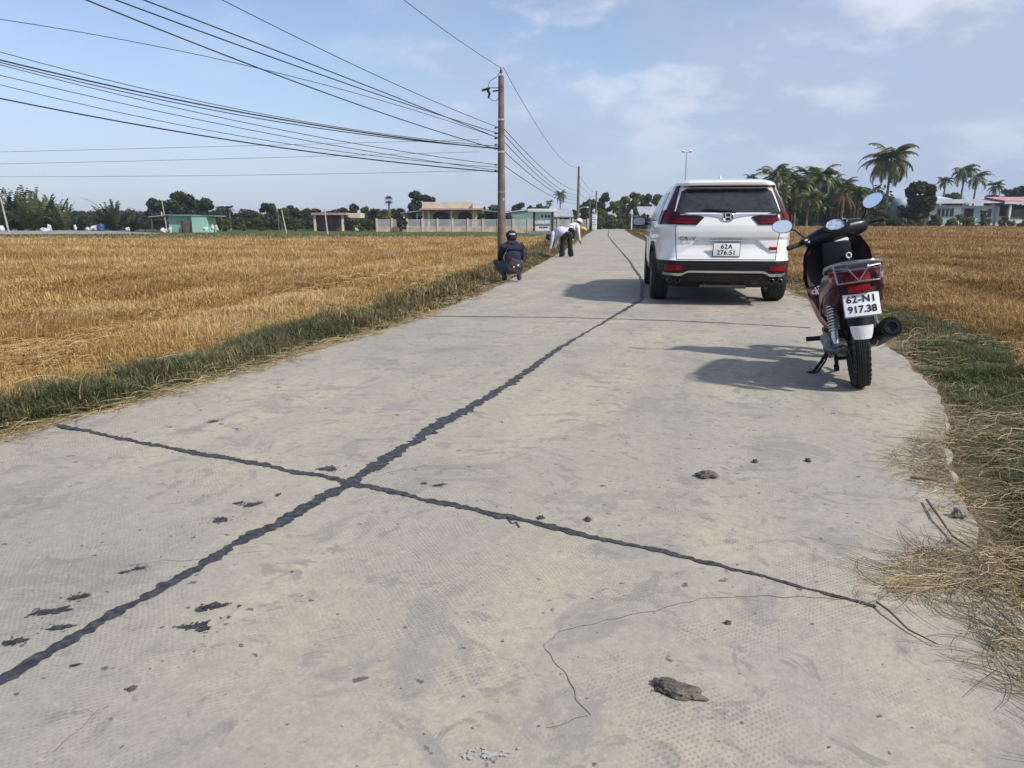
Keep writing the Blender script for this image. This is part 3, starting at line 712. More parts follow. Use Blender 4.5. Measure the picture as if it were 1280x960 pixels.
def fan_palm(name, label, px, Y, top, wpx, seed=0):
    rs = np.random.default_rng(seed+1700); b = at(px, 281, Y); zb = gz(b.x, Y)-.05
    R_ = wpx/900*Y/2; h = at(px, top, Y).z-zb-R_; r = empty(name, (b.x, Y, zb), 0, label, 'palm tree')
    V, F_ = [], []
    for k in range(60):
        az = k*2.4; el = 1.4-2.2*k/60; d = np.array((math.cos(az)*math.cos(el), math.sin(az)*math.cos(el), math.sin(el))); c = d*R_*.5
        a = np.cross(d, (0, 0, 1.)); a /= np.linalg.norm(a)+1e-6
        for j in range(9):
            an = (j-4)*.32; v = d*math.cos(an)+a*math.sin(an); n = len(V)
            wv = np.cross(v, np.cross(a, d)); V += [c-wv*R_*.03, c+wv*R_*.03, c+v*R_*.55*(.8+.2*rs.random())-np.array((0, 0, R_*.08))]; F_.append((n, n+1, n+2))
    V = np.array(V)+np.array((0, 0, h)); np_mesh('crown', V, [np.array(F_)], LEAF['dark'], np.clip(rs.normal(.5, .2, len(V)), 0, 1), r)
    mb = MB(); mb.tube([(0, 0, 0), (.05, 0, h*.5), (0, 0, h)], [.28, .2, .17], 9); mb.build('trunk', M['palm_bark'], r)

ORD = ['first', 'second', 'third', 'fourth', 'fifth', 'sixth', 'seventh', 'eighth', 'ninth', 'tenth', 'eleventh', 'twelfth']
# far left: stemless palms along the main road
for i, (px, top, wp) in enumerate(((-6, 240, 26), (10, 237, 28), (25, 241, 26), (40, 239, 26), (54, 243, 24), (68, 246, 24), (80, 255, 20), (93, 266, 18))):
    nipa('nipa_palm', f'{ORD[i]} dark stemless palm from the left in the clump by the leaning pole', px, 97+(i % 3)*2.2, top, wp, seed=i, group='stemless palms by the main road', leaf='dark' if i % 3 else 'palm', nf=30)
nipa('nipa_palm', 'stemless palm with one long frond curving far out to the left', 143, 98, 252, 34, seed=20, nf=34, far=lambda h: [(h*1.62, 3.3, 1.42, .95, h*.11, (0, -.4, 0), h*.022)])
nipa('nipa_palm', 'low dark stemless palm just left of the green shed', 165, 101, 262, 26, seed=21, nf=24)
broad_tree('shrub', 'pale green feathery shrub between the two stemless palm clumps', 'shrub', 108, 101, 268, 26, 'mid', 22, stem=False, n=900)
broad_tree('shrub', 'dark low shrub left of the long frond palm', 'shrub', 122, 103, 270, 22, 'dark', 23, stem=False, n=700)
broad_tree('shrub', 'small round dark bush beside the post of the green shed', 'shrub', 181, 104, 270, 18, 'dark', 24, stem=False, n=600)
for i, (px, top, wp, lb) in enumerate(((199, 247, 34, 'dark leafy tree, lowest of the three standing behind the green shed'), (229, 239, 46, 'tallest dark bushy tree behind the green shed'), (255, 250, 38, 'dark rounded tree at the right end of the group behind the green shed'))):
    broad_tree('shade_tree', lb, 'tree', px, 112+i*2, top, wp, 'dark', 30+i, 'shade trees behind the green shed', n=2600, trunk=.2, size=.4)
for i, (px, top) in enumerate(((277, 257), (288, 257))):
    coconut('coconut_palm', ('small dark palm just right of the green shed, left of its twin', 'small dark palm right of the green shed, right of its twin')[i], px, 130, top, 16, 'dark', 40+i, 'palms right of the green shed', nf=16)
broad_tree('shrub', 'olive green bush right of the green shed', 'shrub', 283, 100, 273, 22, 'light', 43, stem=False, n=800)
broad_tree('shrub', 'wide low dark bush further right of the green shed', 'shrub', 302, 108, 270, 26, 'mid', 44, stem=False, n=800)
row = ((315, 262, 22, 'dark'), (337, 255, 24, 'dark'), (352, 258, 20, 'mid'), (366, 258, 22, 'dark'), (381, 261, 20, 'mid'), (393, 262, 22, 'dark'), (412, 262, 20, 'dark'), (427, 260, 20, 'dark'), (443, 255, 16, 'dark'), (455, 259, 22, 'mid'), (470, 262, 20, 'dark'))
for i, (px, top, wp, lf) in enumerate(row):
    broad_tree('treeline_tree', f'{ORD[i]} tree from the green shed in the dark row across the left field', 'tree', px, 118+(i*7 % 11), top, wp, lf, 50+i, 'dark tree row across the left field', n=1300, trunk=.12, size=.36)
for i, (px, top, wp, lf, lb) in enumerate(((326, 273, 24, 'mid', 'round green bush in front of the dark tree row, left of the thin poles'), (371, 274, 26, 'mid', 'low green bush between the thin poles and the red house'), (437, 271, 18, 'dark', 'dark green bush at the right corner of the red roofed house'), (449, 273, 18, 'light', 'bright green bush right of the red roofed house'), (461, 274, 16, 'light', 'yellow green bush nearest the left end of the fence'), (404, 285, 12, 'mid', 'small low shrub in front of the red roofed house'))):
    broad_tree('shrub', lb, 'shrub', px, 104, top, wp, lf, 70+i, stem=False, n=800)
fan_palm('fan_palm', 'slender fan palm with a round head rising left of the villa', 487, 130, 243, 14)
broad_tree('shade_tree', 'low dark tree behind the left end of the fence', 'tree', 500, 128, 262, 26, 'dark', 80, n=1500, trunk=.1, size=.4)
broad_tree('shade_tree', 'tall narrow dark tree behind the left part of the villa roof', 'tree', 521, 132, 238, 24, 'dark', 81, n=2000, trunk=.15, size=.42)
broad_tree('shade_tree', 'broad dark tree behind the middle of the villa roof', 'tree', 538, 136, 243, 34, 'dark', 82, n=2000, trunk=.15, size=.42)
coconut('areca_palm', 'yellowing bushy palm left of the villa behind the fence', 482, 112, 262, 22, 'yellow', 83, nf=18)
broad_tree('shrub', 'dark clipped bush hanging over the left fence panels', 'shrub', 502, 98.8, 273, 22, 'dark', 84, stem=False, n=900)
broad_tree('ornamental_tree', 'small light green tree beside the right end of the villa', 'tree', 603, 106, 263, 12, 'mid', 85, n=700, trunk=.4)
for i, (px, Y, top, wp, lf, lb) in enumerate(((617, 150, 256, 22, 'mid', 'dark tree just left of the tall wooden pole'), (648, 165, 252, 18, 'dark', 'round topped dark tree above the green warehouse'), (663, 170, 258, 22, 'dark', 'low dark tree right of the round one above the warehouse'), (678, 160, 256, 20, 'mid', 'tree above the roof of the notice board'), (713, 150, 262, 24, 'mid', 'olive tree just left of the second pole'), (730, 150, 252, 20, 'mid', 'thin olive tree between the second and third poles'), (738, 158, 247, 18, 'mid', 'tree rising beside the third pole, to its left'), (753, 150, 240, 20, 'dark', 'tallest tree beside the third pole, to its right'))):
    broad_tree('roadside_tree', lb, 'tree', px, Y, top, wp, lf, 90+i, 'trees around the far poles', n=1300, trunk=.15, size=.45)
coconut('coconut_palm', 'dark coconut palm standing above the grey hut roof left of the second pole', 700, 140, 239, 19, 'palm', 98, nf=20)
coconut('coconut_palm', 'small distant palm top left of the one above the grey hut', 686, 175, 250, 12, 'dark', 99, nf=14)
broad_tree('shrub', 'bright green creeper covered bush beside the white gate pillar', 'shrub', 752, 112, 258, 16, 'light', 100, stem=False, n=1300)
for i, (px, top, wp) in enumerate(((768, 251, 20), (780, 245, 22), (793, 241, 22), (806, 242, 20), (818, 240, 22), (830, 241, 20))):
    broad_tree('roadside_tree', f'{ORD[i]} green tree from the far bend towards the white car', 'tree', px, 140+(i*5 % 9), top, wp, 'mid' if i % 2 else 'light', 110+i, 'green trees between the far bend and the car', n=1400, trunk=.12, size=.42)
for i, (px, top, wp, lf) in enumerate(((766, 274, 16, 'dark'), (779, 276, 14, 'mid'), (792, 279, 14, 'dark'), (806, 281, 12, 'mid'))):
    broad_tree('shrub', f'{ORD[i]} low dark bush along the far bend of the lane', 'shrub', px, 126, top, wp, lf, 120+i, 'low bushes along the far bend', stem=False, n=700)
# right: coconut palms, bananas, garden trees
coconut('coconut_palm', 'distant palm top just showing over the car roof', 935, 105, 218, 20, 'dark', 130, nf=16)
for i, (px, top, cp, Y) in enumerate(((962, 208, 38, 84), (978, 214, 34, 90), (992, 222, 34, 82), (1004, 212, 38, 88), (1019, 210, 40, 85), (1034, 221, 36, 92), (1047, 226, 30, 86), (968, 236, 30, 80), (1008, 240, 30, 80))):
    coconut('coconut_palm', (f'{ORD[i]} windswept coconut palm to the right of the white car' if i < 7 else ('low young coconut palm nearest the car tail lamp', 'low young coconut palm under the fourth windswept palm')[i-7]), px, Y, top, cp*1.18, 'palm', 131+i, 'windswept coconut palms behind the right field', wind=.7, nf=26, lean=.03)
for i, (px, top, wp, lf) in enumerate(((985, 256, 26, 'light'), (1022, 254, 26, 'light'), (1040, 250, 22, 'mid'), (1066, 237, 26, 'light'), (1082, 246, 22, 'light'))):
    banana('banana_plant', f'{ORD[i]} banana clump from the car, broad green leaves at the field edge', px, 82, top, wp, lf, 150+i, 'banana clumps behind the right field')
r = coconut('dead_palm', 'dead palm with hanging brown fronds between the banana clumps', 1051, 80, 238, 16, 'dead', 160, nf=4)
rs_ = np.random.default_rng(5); V_, F2_, t_ = crown_of([(2.9, a, -.5, 1.0, .35, (0, 0, 3.6), .05) for a in np.linspace(0, 6, 12)], rs_); np_mesh('dead_frond', V_, [F2_], LEAF['dead'], t_, r)
coconut('coconut_palm', 'tallest coconut palm with wide drooping fronds above the right mirror', 1105, 86, 184, 62, 'palm', 161, nf=30, lean=.0)
broad_tree('garden_tree', 'dense dark round tree left of the white house', 'tree', 1144, 84, 226, 44, 'dark', 162, n=3000, trunk=.12, size=.28)
broad_tree('shrub', 'bush around the blue grey tank, light green', 'shrub', 1098, 83, 262, 22, 'mid', 163, stem=False, n=900)
broad_tree('shrub', 'low bush below the dense dark round tree', 'shrub', 1120, 82, 272, 26, 'mid', 164, stem=False, n=900)
broad_tree('shrub', 'small potted bush at the left corner of the white house', 'shrub', 1166, 81.5, 268, 12, 'mid', 165, stem=False, n=500)
broad_tree('shrub', 'green clump below the right mirror of the motorbike', 'shrub', 1082, 81, 268, 24, 'mid', 166, stem=False, n=900)
broad_tree('ornamental_tree', 'small leafy tree in front of the white house, right of its door', 'tree', 1227, 86.2, 262, 9, 'mid', 167, n=500, trunk=.35)
for i, (px, top, cp) in enumerate(((1175, 221, 22), (1197, 206, 34), (1213, 214, 32), (1238, 226, 24))):
    coconut('coconut_palm', f'{ORD[i]} coconut palm from the left above the white house roof', px, 112+i*3, top, cp, 'palm', 170+i, 'coconut palms above the white house', nf=20)
for i, (px, top, wp) in enumerate(((1160, 246, 24), (1185, 240, 26), (1240, 240, 26), (1256, 230, 24), (1272, 229, 26), (1290, 230, 26))):
    broad_tree('garden_tree', f'{ORD[i]} green tree from the left behind the roofs of the right houses', 'tree', px, 124+i, top, wp, 'mid' if i % 2 else 'dark', 180+i, 'garden trees behind the right houses', n=1300, trunk=.1, size=.38)
# a far wood that reads as one mass
Vs, Fs, T = [], [], []; off = 0; rsw = np.random.default_rng(77)
for k in range(150):
    x = -150+k*2.3+rsw.normal(0, 1); y = 168+rsw.random()*22+.0*k; hh = 2.2+2.0*rsw.random()
    if 5 < x < 32: y += 30
    V, F_, t = leaf_cloud([(x, y, hh*.45+1), (x+1.5, y, hh*.6+1), (x-.6, y-1, hh*.22), (x+1, y-1, .6)], [hh*.5, hh*.42, hh*.4, 1.3], 420, .5, rsw)
    V[:, 2] = np.maximum(V[:, 2], .1); Vs.append(V); Fs.append(F_+off); off += len(V); T.append(t)
tag(np_mesh('distant_wood', np.concatenate(Vs), [np.concatenate(Fs)], LEAF['dark'], np.concatenate(T)), 'low dark belt of trees closing the fields at the horizon', 'woodland', kind='stuff')

# undergrowth of the gardens right of the field: nobody could count it
def thicket(name, label, xs, ys, n, h0, h1, leaf, seed, size):
    Vs, Fs, T = [], [], []; off = 0; rs = np.random.default_rng(seed)
    for k in range(n):
        x = xs[0]+(xs[1]-xs[0])*(k+rs.random())/n; y = ys[0]+(ys[1]-ys[0])*rs.random(); h = h0+(h1-h0)*rs.random(); z = gz(x, y)
        V, F_, t = leaf_cloud([(x, y, z+h*.3), (x+rs.normal(0, .4), y, z+h*.65)], [h*.36, h*.33], 300, size, rs)
        Vs.append(V); Fs.append(F_+off); off += len(V); T.append(np.clip(t+rs.normal(0, .15), 0, 1))
    tag(np_mesh(name, np.concatenate(Vs), [np.concatenate(Fs)], LEAF[leaf], np.concatenate(T)), label, 'undergrowth', kind='stuff')
thicket('undergrowth', 'mixed green undergrowth below the coconut palms right of the car', (27, 46), (83, 94), 46, 1.6, 3.6, 'mid', 41, .24)
thicket('undergrowth', 'dark scrub belt joining the tree row across the left field', (-78, 0), (128, 150), 90, 2.4, 4.2, 'dark', 45, .32)
thicket('undergrowth', 'tall green thicket filling in behind the coconut trunks', (27.5, 47), (91, 99), 44, 3.2, 5.6, 'mid', 46, .3)
thicket('undergrowth', 'dark undergrowth deeper between the coconut palms', (26, 60), (96, 108), 50, 2.6, 4.6, 'dark', 42, .3)
thicket('undergrowth', 'yellow green low weeds edging the right field', (26, 64), (81.5, 83.5), 60, .5, 1.7, 'light', 43, .13)
thicket('undergrowth', 'green scrub along the outside of the far bend', (13, 34), (122, 134), 40, 1.4, 3.0, 'mid', 44, .3)
# ------------------------------------------------------------------ white car
def interp(z, zs, vs): return float(np.interp(z, zs, vs))
WZ = ([.24, .32, .40, .50, .62, .80, .95, 1.04, 1.10, 1.18, 1.25, 1.40, 1.52, 1.58, 1.62, 1.65, 1.67, 1.685, 1.692],
      [.66, .76, .81, .835, .842, .843, .842, .836, .826, .806, .782, .722, .672, .645, .62, .58, .51, .36, .12])
TZ = ([.24, .34, .42, .46, .56, .60, .625, .70, .88, .905, .98, 1.06, 1.2, 1.24, 1.40, 1.54, 1.56, 1.585, 1.615, 1.64, 1.66, 1.68, 1.692],
      [.22, .10, .03, .005, .0, .015, .05, .075, .095, .075, .065, .07, .125, .155, .27, .385, .36, .30, .295, .33, .42, .62, .85])
FZ = ([.24, .5, .8, .95, 1.02, 1.1, 1.3, 1.55, 1.65, 1.692], [4.42, 4.56, 4.53, 4.38, 4.1, 3.5, 2.95, 2.35, 1.95, 1.5])
def WW(z): return interp(z, *WZ)
def ry(x, z):
    """depth of the tail surface at x, z"""
    w_ = WW(z); u = min(1.0, abs(x)/w_)
    k = .19 if z > 1.22 else .26
    if .95 < z <= 1.22: k = .26-.07*(z-.95)/.27
    y = interp(z, *TZ)+.045*u*u+k*max(0, (u-.72)/.28)**2.6
    # recess around the number plate
    tz = (z-.66)/(.885-.66)
    if 0 < tz < 1:
        half = .60-.24*tz; e = float(ss((half-abs(x))/.03+.5)); y += .028*e*float(ss(min(1, (1-tz)/.05)))*float(ss(tz/.55))
    return y
def sy(y, z):
    """half width of the body side"""
    w_ = WW(z)
    t = max(0, (y-3.1)/1.5); taper = 1-.16*t*t
    g = max(0, min(1, (y-.3)/1.2)); grow = (.082 if z < 1.12 else .05)*math.sin(g*math.pi/2)
    cr = .018*math.exp(-((z-.88)/.035)**2) if .4 < y < 4 else 0       # shoulder crease
    return (w_+grow+cr)*taper
def side_pt(y, z, off=0.0, s=-1): return (s*(sy(y, z)+off), y, z)
car = empty('suv', (0, 0, 0), 0, 'white compact SUV parked on the lane, seen from behind with dark rear window', 'car')
NU = 44; NS = 30; NF = 8
zs = np.concatenate([np.linspace(.24, .64, 22), np.linspace(.655, .93, 22)[:-1], np.linspace(.93, 1.26, 18)[:-1], np.linspace(1.26, 1.56, 14)[:-1], np.array([1.56, 1.57, 1.585, 1.6, 1.615, 1.63, 1.645, 1.66, 1.67, 1.68, 1.688, 1.692])])
rings = []
for z in zs:
    w_ = WW(z); half = []
    for i in range(NU+1):
        u = (i/NU); u = 1-(1-u)**1.35; half.append((u*w_, ry(u*w_, z), z))
    y0 = half[-1][1]; y1 = interp(z, *FZ)
    for i in range(1, NS+1):
        y = y0+(y1-.32-y0)*i/NS; half.append((sy(y, z), y, z))
    xe = half[-1][0]
    for i in range(1, NF+1):
        a = i/NF*math.pi/2; half.append((xe*math.cos(a)**.55 if i < NF else 0, y1-.32+.32*math.sin(a)**.8, z))
    rings.append([Vector(p) for p in half]+[Vector((-p[0], p[1], p[2])) for p in half[-2:0:-1]])
mb = MB(); mb.loft(rings)
body = mb.build('body', [M['paint_white'], M['black_plastic']], car, angle=28)
for ax in (.98, 3.64):
    cm = MB(); cm.lathe([(.001, -1.2), (.415, -1.2), (.415, 1.2), (.001, 1.2)], (0, ax, .37), (1, 0, 0), 48); c = cm.build('cut', M['black_plastic'])
    # keep a floor under the boot: the arches only bite into the flanks
    bo = body.modifiers.new('arch', 'BOOLEAN'); bo.object = c; bo.operation = 'DIFFERENCE'; bo.solver = 'EXACT'
    me = bpy.data.meshes.new_from_object(body.evaluated_get(bpy.context.evaluated_depsgraph_get())); body.modifiers.clear(); body.data = me
    bpy.data.objects.remove(c)
me = body.data
for pl in me.polygons:
    c = pl.center
    if (c.z < .602 and c.y < .56) or c.z < .36: pl.material_index = 1
    elif min((c.y-.98)**2, (c.y-3.64)**2)+(c.z-.37)**2 < .425**2: pl.material_index = 1
    else: pl.material_index = 0
    pl.use_smooth = True
me.set_sharp_from_angle(angle=R(28))
# underbody and arch liners
mb = MB(); mb.box((0, 2.3, .32), (1.3, 4.1, .16)); mb.box((0, .98, .36), (.95, .95, .22)); mb.box((0, 3.64, .42), (1.0, .95, .3)); mb.tube([(-.66, .98, .33), (.66, .98, .33)], .045)
mb.build('underbody', M['black_plastic'], car, smooth=False)
def rear(fn, off, nu, nv, thick=.03, mb=None, mi=0):
    mb = mb or MB()
    mb.grid(lambda s, t: (lambda x, z: (x, ry(x, z)-off, z))(*fn(s, t)), nu, nv, mi, thick=(0, thick, 0)); return mb
lerp = lambda a, b, t: a+(b-a)*t
# rear window
def rwin(s, t):
    z = lerp(1.225, 1.548, t); hw = lerp(.655, .58, t); x = (2*s-1)*hw
    e = abs(2*s-1); z = z-.045*max(0, (e-.8)/.2)**2*t+.018*max(0, (e-.86)/.14)**2*(1-t); return x, z
rear(rwin, .004, 40, 14, .03).build('rear_window', M['car_glass'], car)
mb = MB(); rear(lambda s, t: ((2*s-1)*lerp(.62, .58, t), lerp(1.556, 1.574, t)), .004, 24, 2, .02, mb); mb.build('high_brake_light', M['red_lens'], car)
# chrome bar dipping to the badge
def chr_(s, t):
    x = lerp(-.60, .60, s); e = abs(x); dip = .028*math.exp(-(e/.16)**2); hh = .010+.012*math.exp(-(e/.2)**2)
    zc_ = 1.196-dip*.6+.014*e; return x, zc_+lerp(-hh-dip*.55, hh*.8, t)
rear(chr_, .012, 60, 5, .03).build('chrome_bar', M['chrome'], car)
# badge on the tailgate: rounded trapezoid ring with an upright letter form
mb = MB(); bz = 1.165; by = ry(0, bz)-.026
ring = []
for k in range(40):
    a = 2*math.pi*k/40; cx, sz = math.cos(a), math.sin(a); wx = .066+.010*sz
    ring.append(Vector((wx*math.copysign(abs(cx)**.65, cx), by+.012*sz*0+.35*(.05*sz)*.3, bz+.05*math.copysign(abs(sz)**.7, sz))))
mb.tube(ring+[ring[0]], .0075, 6)
mb.tube([(-.040, by, bz+.042), (-.030, by, bz), (-.036, by, bz-.042)], .010, 6); mb.tube([(.040, by, bz+.042), (.030, by, bz), (.036, by, bz-.042)], .010, 6); mb.tube([(-.03, by, bz-.002), (.03, by, bz-.002)], .0095, 6)
mb.build('badge', M['chrome'], car)
mb = MB(); mb.poly([p+Vector((0, .006, 0)) for p in ring], (0, .02, 0)); mb.build('badge_backing', M['gloss_black'], car)
# tail lamps
for s_ in (-1, 1):
    def low(s, t, a=0.0, b=1.0, ti=0.0, tb=1.0, s_=s_):
        s = lerp(a, b, s); t = lerp(ti, tb, t); zt = lerp(1.165, 1.262, s**.8); zb = 1.066+.008*s
        xi = lerp(.385, .295, t); wo = .999; z = lerp(zb, zt, t); xo = WW(z)*wo
        return s_*lerp(xi, xo, s), z
    lamp = rear(low, .012, 34, 8, .03).build('tail_lamp', M['smoke'], car)
    # lamp continues round the corner on the flank
    mb = MB(); mb.grid(lambda s, t: side_pt(lerp(ry(.9, 1.1), lerp(.50, .62, t), s)-.0, lerp(1.074, 1.262, t), .012, s_), 6, 6, thick=(-s_*.03, 0, 0)); mb.build('side_lens', M['red_lens'], lamp)
    rear(lambda s, t: low(s, t, .10, .985, .10, .34), .019, 30, 3, .012).build('light_bar', M['red_lens'], lamp)
    rear(lambda s, t: low(s, t, .80, .99, .30, .93), .018, 10, 5, .012).build('corner_lens', M['red_lens'], lamp)
    rear(lambda s, t: low(s, t, .14, .8, .40, .52), .017, 16, 2, .012).build('reverse_lens', M['red_lens'], lamp)
    def up(s, t, s_=s_):
        z = lerp(1.245, 1.585, t); hw = lerp(.672, .592, t); w_ = WW(z); return s_*lerp(hw, lerp(w_*.998, w_*.985, t), s), z
    rear(up, .008, 8, 20, .03).build('pillar_lens', M['pillar_red'], lamp)
# tailgate gaps
mb = MB()
for s_ in (-1, 1):
    L_ = [(s_*.655, 1.066), (s_*.655, .95), (s_*.64, .78), (s_*.625, .62)]
    rear(lambda s, t: (lambda k: (lerp(L_[k][0], L_[k+1][0], t*3-k)+(s-.5)*.007, lerp(L_[k][1], L_[k+1][1], t*3-k)))(min(2, int(t*3))), .002, 1, 30, .004, mb)
rear(lambda s, t: (lerp(-.63, .63, s), .612+.010*t), .003, 30, 1, .004, mb)
mb.build('tailgate_gap', M['black_plastic'], car)
# bumper: black band edge, reflectors, silver strip, diffuser, exhaust tips
mb = MB(); rear(lambda s, t: (lerp(-.995, .995, s)*WW(lerp(.585, .603, t)), lerp(.585, .603, t)), .010, 60, 2, .02, mb); mb.build('bumper_lip', M['black_plastic'], car)
for s_ in (-1, 1):
    rear(lambda s, t: (s_*lerp(.555, .775, s), lerp(.468+.012*(1-s), .535+.008*s, t)), .010, 14, 3, .02).build('reflector', M['red_bright'], car)
def strip(s, t):
    x = lerp(-.79, .79, s); e = abs(x); zc_ = .458-.042*float(ss((e-.46)/.12))+.02*float(ss((e-.72)/.14)); return x, zc_+lerp(-.016, .014, t)*(1.25 if e > .55 else .9)
rear(strip, .022, 70, 2, .03).build('skid_strip', M['silver'], car)
def diff(s, t):
    z = lerp(.285, .425, t); x = lerp(-.5, .5, s)*lerp(.86, 1.0, t); return x, z
mb = MB(); rear(diff, .016, 30, 6, .05, mb); mb.build('diffuser', M['gloss_black'], car)
mb = MB(); mb.tube([(-.3, .25, .27), (.3, .25, .27)], .07, 12, flat=.7); mb.build('silencer', M['engine'], car)
for s_ in (-1, 1):
    mb = MB()
    for k in (0, 1):
        c = Vector((s_*(.60+.105*k), .10, .335)); mb.lathe([(.028, .25), (.034, 0), (.029, -.004), (.027, .02), (.025, .16), (.001, .16)], c-Vector((0, .02, 0)), (0, 1, 0), 20)
    mb.build('exhaust_tip', M['engine'], car)
mb = MB(); mb.tube([(.10, ry(.1, 1.25)-.02, 1.232), (0, ry(0, 1.25)-.03, 1.245), (-.25, ry(-.25, 1.27)-.025, 1.262), (-.33, ry(-.33, 1.26)-.02, 1.255)], [.018, .02, .011, .007], 6); mb.build('rear_wiper', M['black_plastic'], car)
# roof parts
mb = MB(); mb.loft([[Vector((a*(.035-.02*k/4)*(1-.0*k), 1.05+y+.10*k/4*1.2, 1.685+.018*k)) for a, y in ((-1, .0), (-.4, -.06), (.4, -.06), (1, 0), (.6, .12-.02*k), (-.6, .12-.02*k))] for k in range(5)]); mb.build('roof_antenna', M['paint_white'], car)
# side glass, door lines, cladding
for s_ in (-1, 1):
    for (ya, yb, nm) in ((.70, 1.05, 'quarter_window'), (1.09, 1.95, 'side_window'), (2.0, 2.78, 'side_window')):
        def sw(s, t):
            z = lerp(1.125, 1.52, t); y = lerp(ya+(.12*t if ya < 1 else 0), lerp(yb+(.3 if yb > 2.5 else 0), yb-(.28 if yb > 2.5 else 0), t), s); return side_pt(y, z, .006, s_)
        mb = MB(); mb.grid(sw, 10, 8, thick=(-s_*.02, 0, 0)); mb.build(nm, M['car_glass'], car)
    mb = MB(); mb.grid(lambda s, t: side_pt(lerp(.66, 3.0, s), 1.10+.018*t, .012, s_), 20, 1, thick=(-s_*.02, 0, 0)); mb.build('belt_trim', M['chrome'], car)
    for y in (1.06, 1.97, 3.0):
        mb = MB(); mb.grid(lambda s, t: side_pt(y+.006*s, lerp(.42, 1.1, t), .002, s_), 1, 12, thick=(-s_*.004, 0, 0)); mb.build('door_gap', M['black_plastic'], car)
    for y in (1.25, 2.15):
        mb = MB(); mb.box((s_*(sy(y, .98)+.025), y, .98), (.025, .2, .03), bev=.008); mb.build('door_handle', M['paint_white'], car)
    for ax in (.98, 3.64):
        mb = MB(); prof = []
        def arch(s, t):
            a = lerp(-.12, math.pi+.12, s); r_ = .412+.055*t; y, z = ax+math.cos(a)*r_, .37+math.sin(a)*r_; z = max(z, .27); return (s_*(sy(y, max(.36, z))+.012), y, z)
        mb.grid(arch, 30, 2, thick=(-s_*.05, 0, 0)); mb.build('arch_cladding', M['black_plastic'], car)
    mb = MB(); mb.grid(lambda s, t: side_pt(lerp(1.42, 3.2, s), lerp(.27, .40, t), .015, s_), 12, 3, thick=(-s_*.03, 0, 0)); mb.build('sill_cladding', M['black_plastic'], car)
    # door mirror
    mz = 1.125; my = 2.82; mx = s_*(sy(my, 1.1)+.16)
    mb = MB(); mb.loft([[Vector((mx+.115*k*math.copysign(abs(math.cos(a))**.6, math.cos(a)), my+y, mz+.078*k*math.copysign(abs(math.sin(a))**.7, math.sin(a)))) for a in np.linspace(0, 2*math.pi, 24, endpoint=False)] for (y, k) in ((-.02, .97), (0, 1), (.04, 1), (.085, .85), (.11, .5))])
    mir = mb.build('door_mirror', M['black_plastic'], car)
    mb = MB(); mb.loft([[Vector((mx+.098*math.copysign(abs(math.cos(a))**.6, math.cos(a)), my+y, mz+.062*math.copysign(abs(math.sin(a))**.7, math.sin(a)))) for a in np.linspace(0, 2*math.pi, 24, endpoint=False)] for y in (-.026, -.021)]); mb.build('mirror_glass', pmat('door_mirror_glass', (.25, .28, .33), .08, .9, 0, .05, 4), mir)
    mb = MB(); mb.box((s_*(sy(my, 1.1)+.03), my+.04, 1.085), (.1, .06, .04), bev=.012); mb.build('mirror_arm', M['black_plastic'], mir)
mb = MB()
def ws(s, t):
    z = lerp(1.1, 1.55, t); y1 = interp(z, *FZ); return ((2*s-1)*(sy(y1-.5, z)*.82), y1+.004-.15*abs(2*s-1)**3, z)
mb.grid(ws, 16, 8, thick=(0, -.02, 0)); mb.build('windscreen', M['car_glass'], car)
# wheels
def wheel(x, y, steer=0):
    s_ = 1 if x > 0 else -1
    w_ = empty('wheel', (x, y, .352)); w_.parent = car
    mb = MB(); hw = .118
    mb.lathe([(.235, -hw*.9), (.28, -hw), (.325, -hw), (.346, -hw*.82), (.352, -hw*.6), (.352, -.052), (.344, -.05), (.344, -.04), (.352, -.038), (.353, -.006), (.345, -.004), (.345, .004), (.353, .006), (.352, .038), (.344, .04), (.344, .05), (.352, .052), (.352, hw*.6), (.346, hw*.82), (.325, hw), (.28, hw), (.235, hw*.9)], (0, 0, 0), (1, 0, 0), 48); mb.build('tyre', M['rubber'], w_)
    mb = MB(); mb.lathe([(.236, -hw*.9), (.22, -.02), (.236, hw*.9)], (0, 0, 0), (1, 0, 0), 40); mb.lathe([(.001, .05*s_), (.06, .055*s_), (.07, .03*s_), (.001, .0)], (0, 0, 0), (1, 0, 0), 20)
    for k in range(5):
        a = k*2*math.pi/5
        for d in (-.12, .12): mb.tube([(.05*s_, math.cos(a)*.04, math.sin(a)*.04), (.09*s_, math.cos(a+d)*.23, math.sin(a+d)*.23)], [.025, .018], 6)
    mb.build('rim', M['alloy'], w_)
for x, y in ((-.80, .98), (.80, .98), (-.80, 3.64), (.80, 3.64)): wheel(x, y)
# number plate with its writing, and the badges' lettering
def text_mesh(name, txt, size, mat, parent, loc, rx=math.pi/2, depth=.0015, sx=1.0, bold=.0, align='CENTER', spacing=1.0):
    cu = bpy.data.curves.new(name, 'FONT'); cu.body = txt; cu.size = size; cu.extrude = depth; cu.align_x = align; cu.align_y = 'CENTER'; cu.offset = bold; cu.space_character = spacing
    o = bpy.data.objects.new(name, cu); COL.objects.link(o); bpy.context.view_layer.update()
    me = bpy.data.meshes.new_from_object(o.evaluated_get(bpy.context.evaluated_depsgraph_get())); bpy.data.objects.remove(o)
    me.materials.clear(); me.materials.append(mat)
    o = bpy.data.objects.new(name, me); COL.objects.link(o); o.parent = parent; o.location = loc; o.rotation_euler = (rx, 0, 0); o.scale = (sx, 1, 1); return o
pz = .745; py = min(ry(0, z) for z in (.66, .70, .75, .80))-.014
mb = MB(); mb.box((0, py+.006, pz), (.345, .012, .180), bev=.004); fr = mb.build('plate_frame', M['black_plastic'], car)
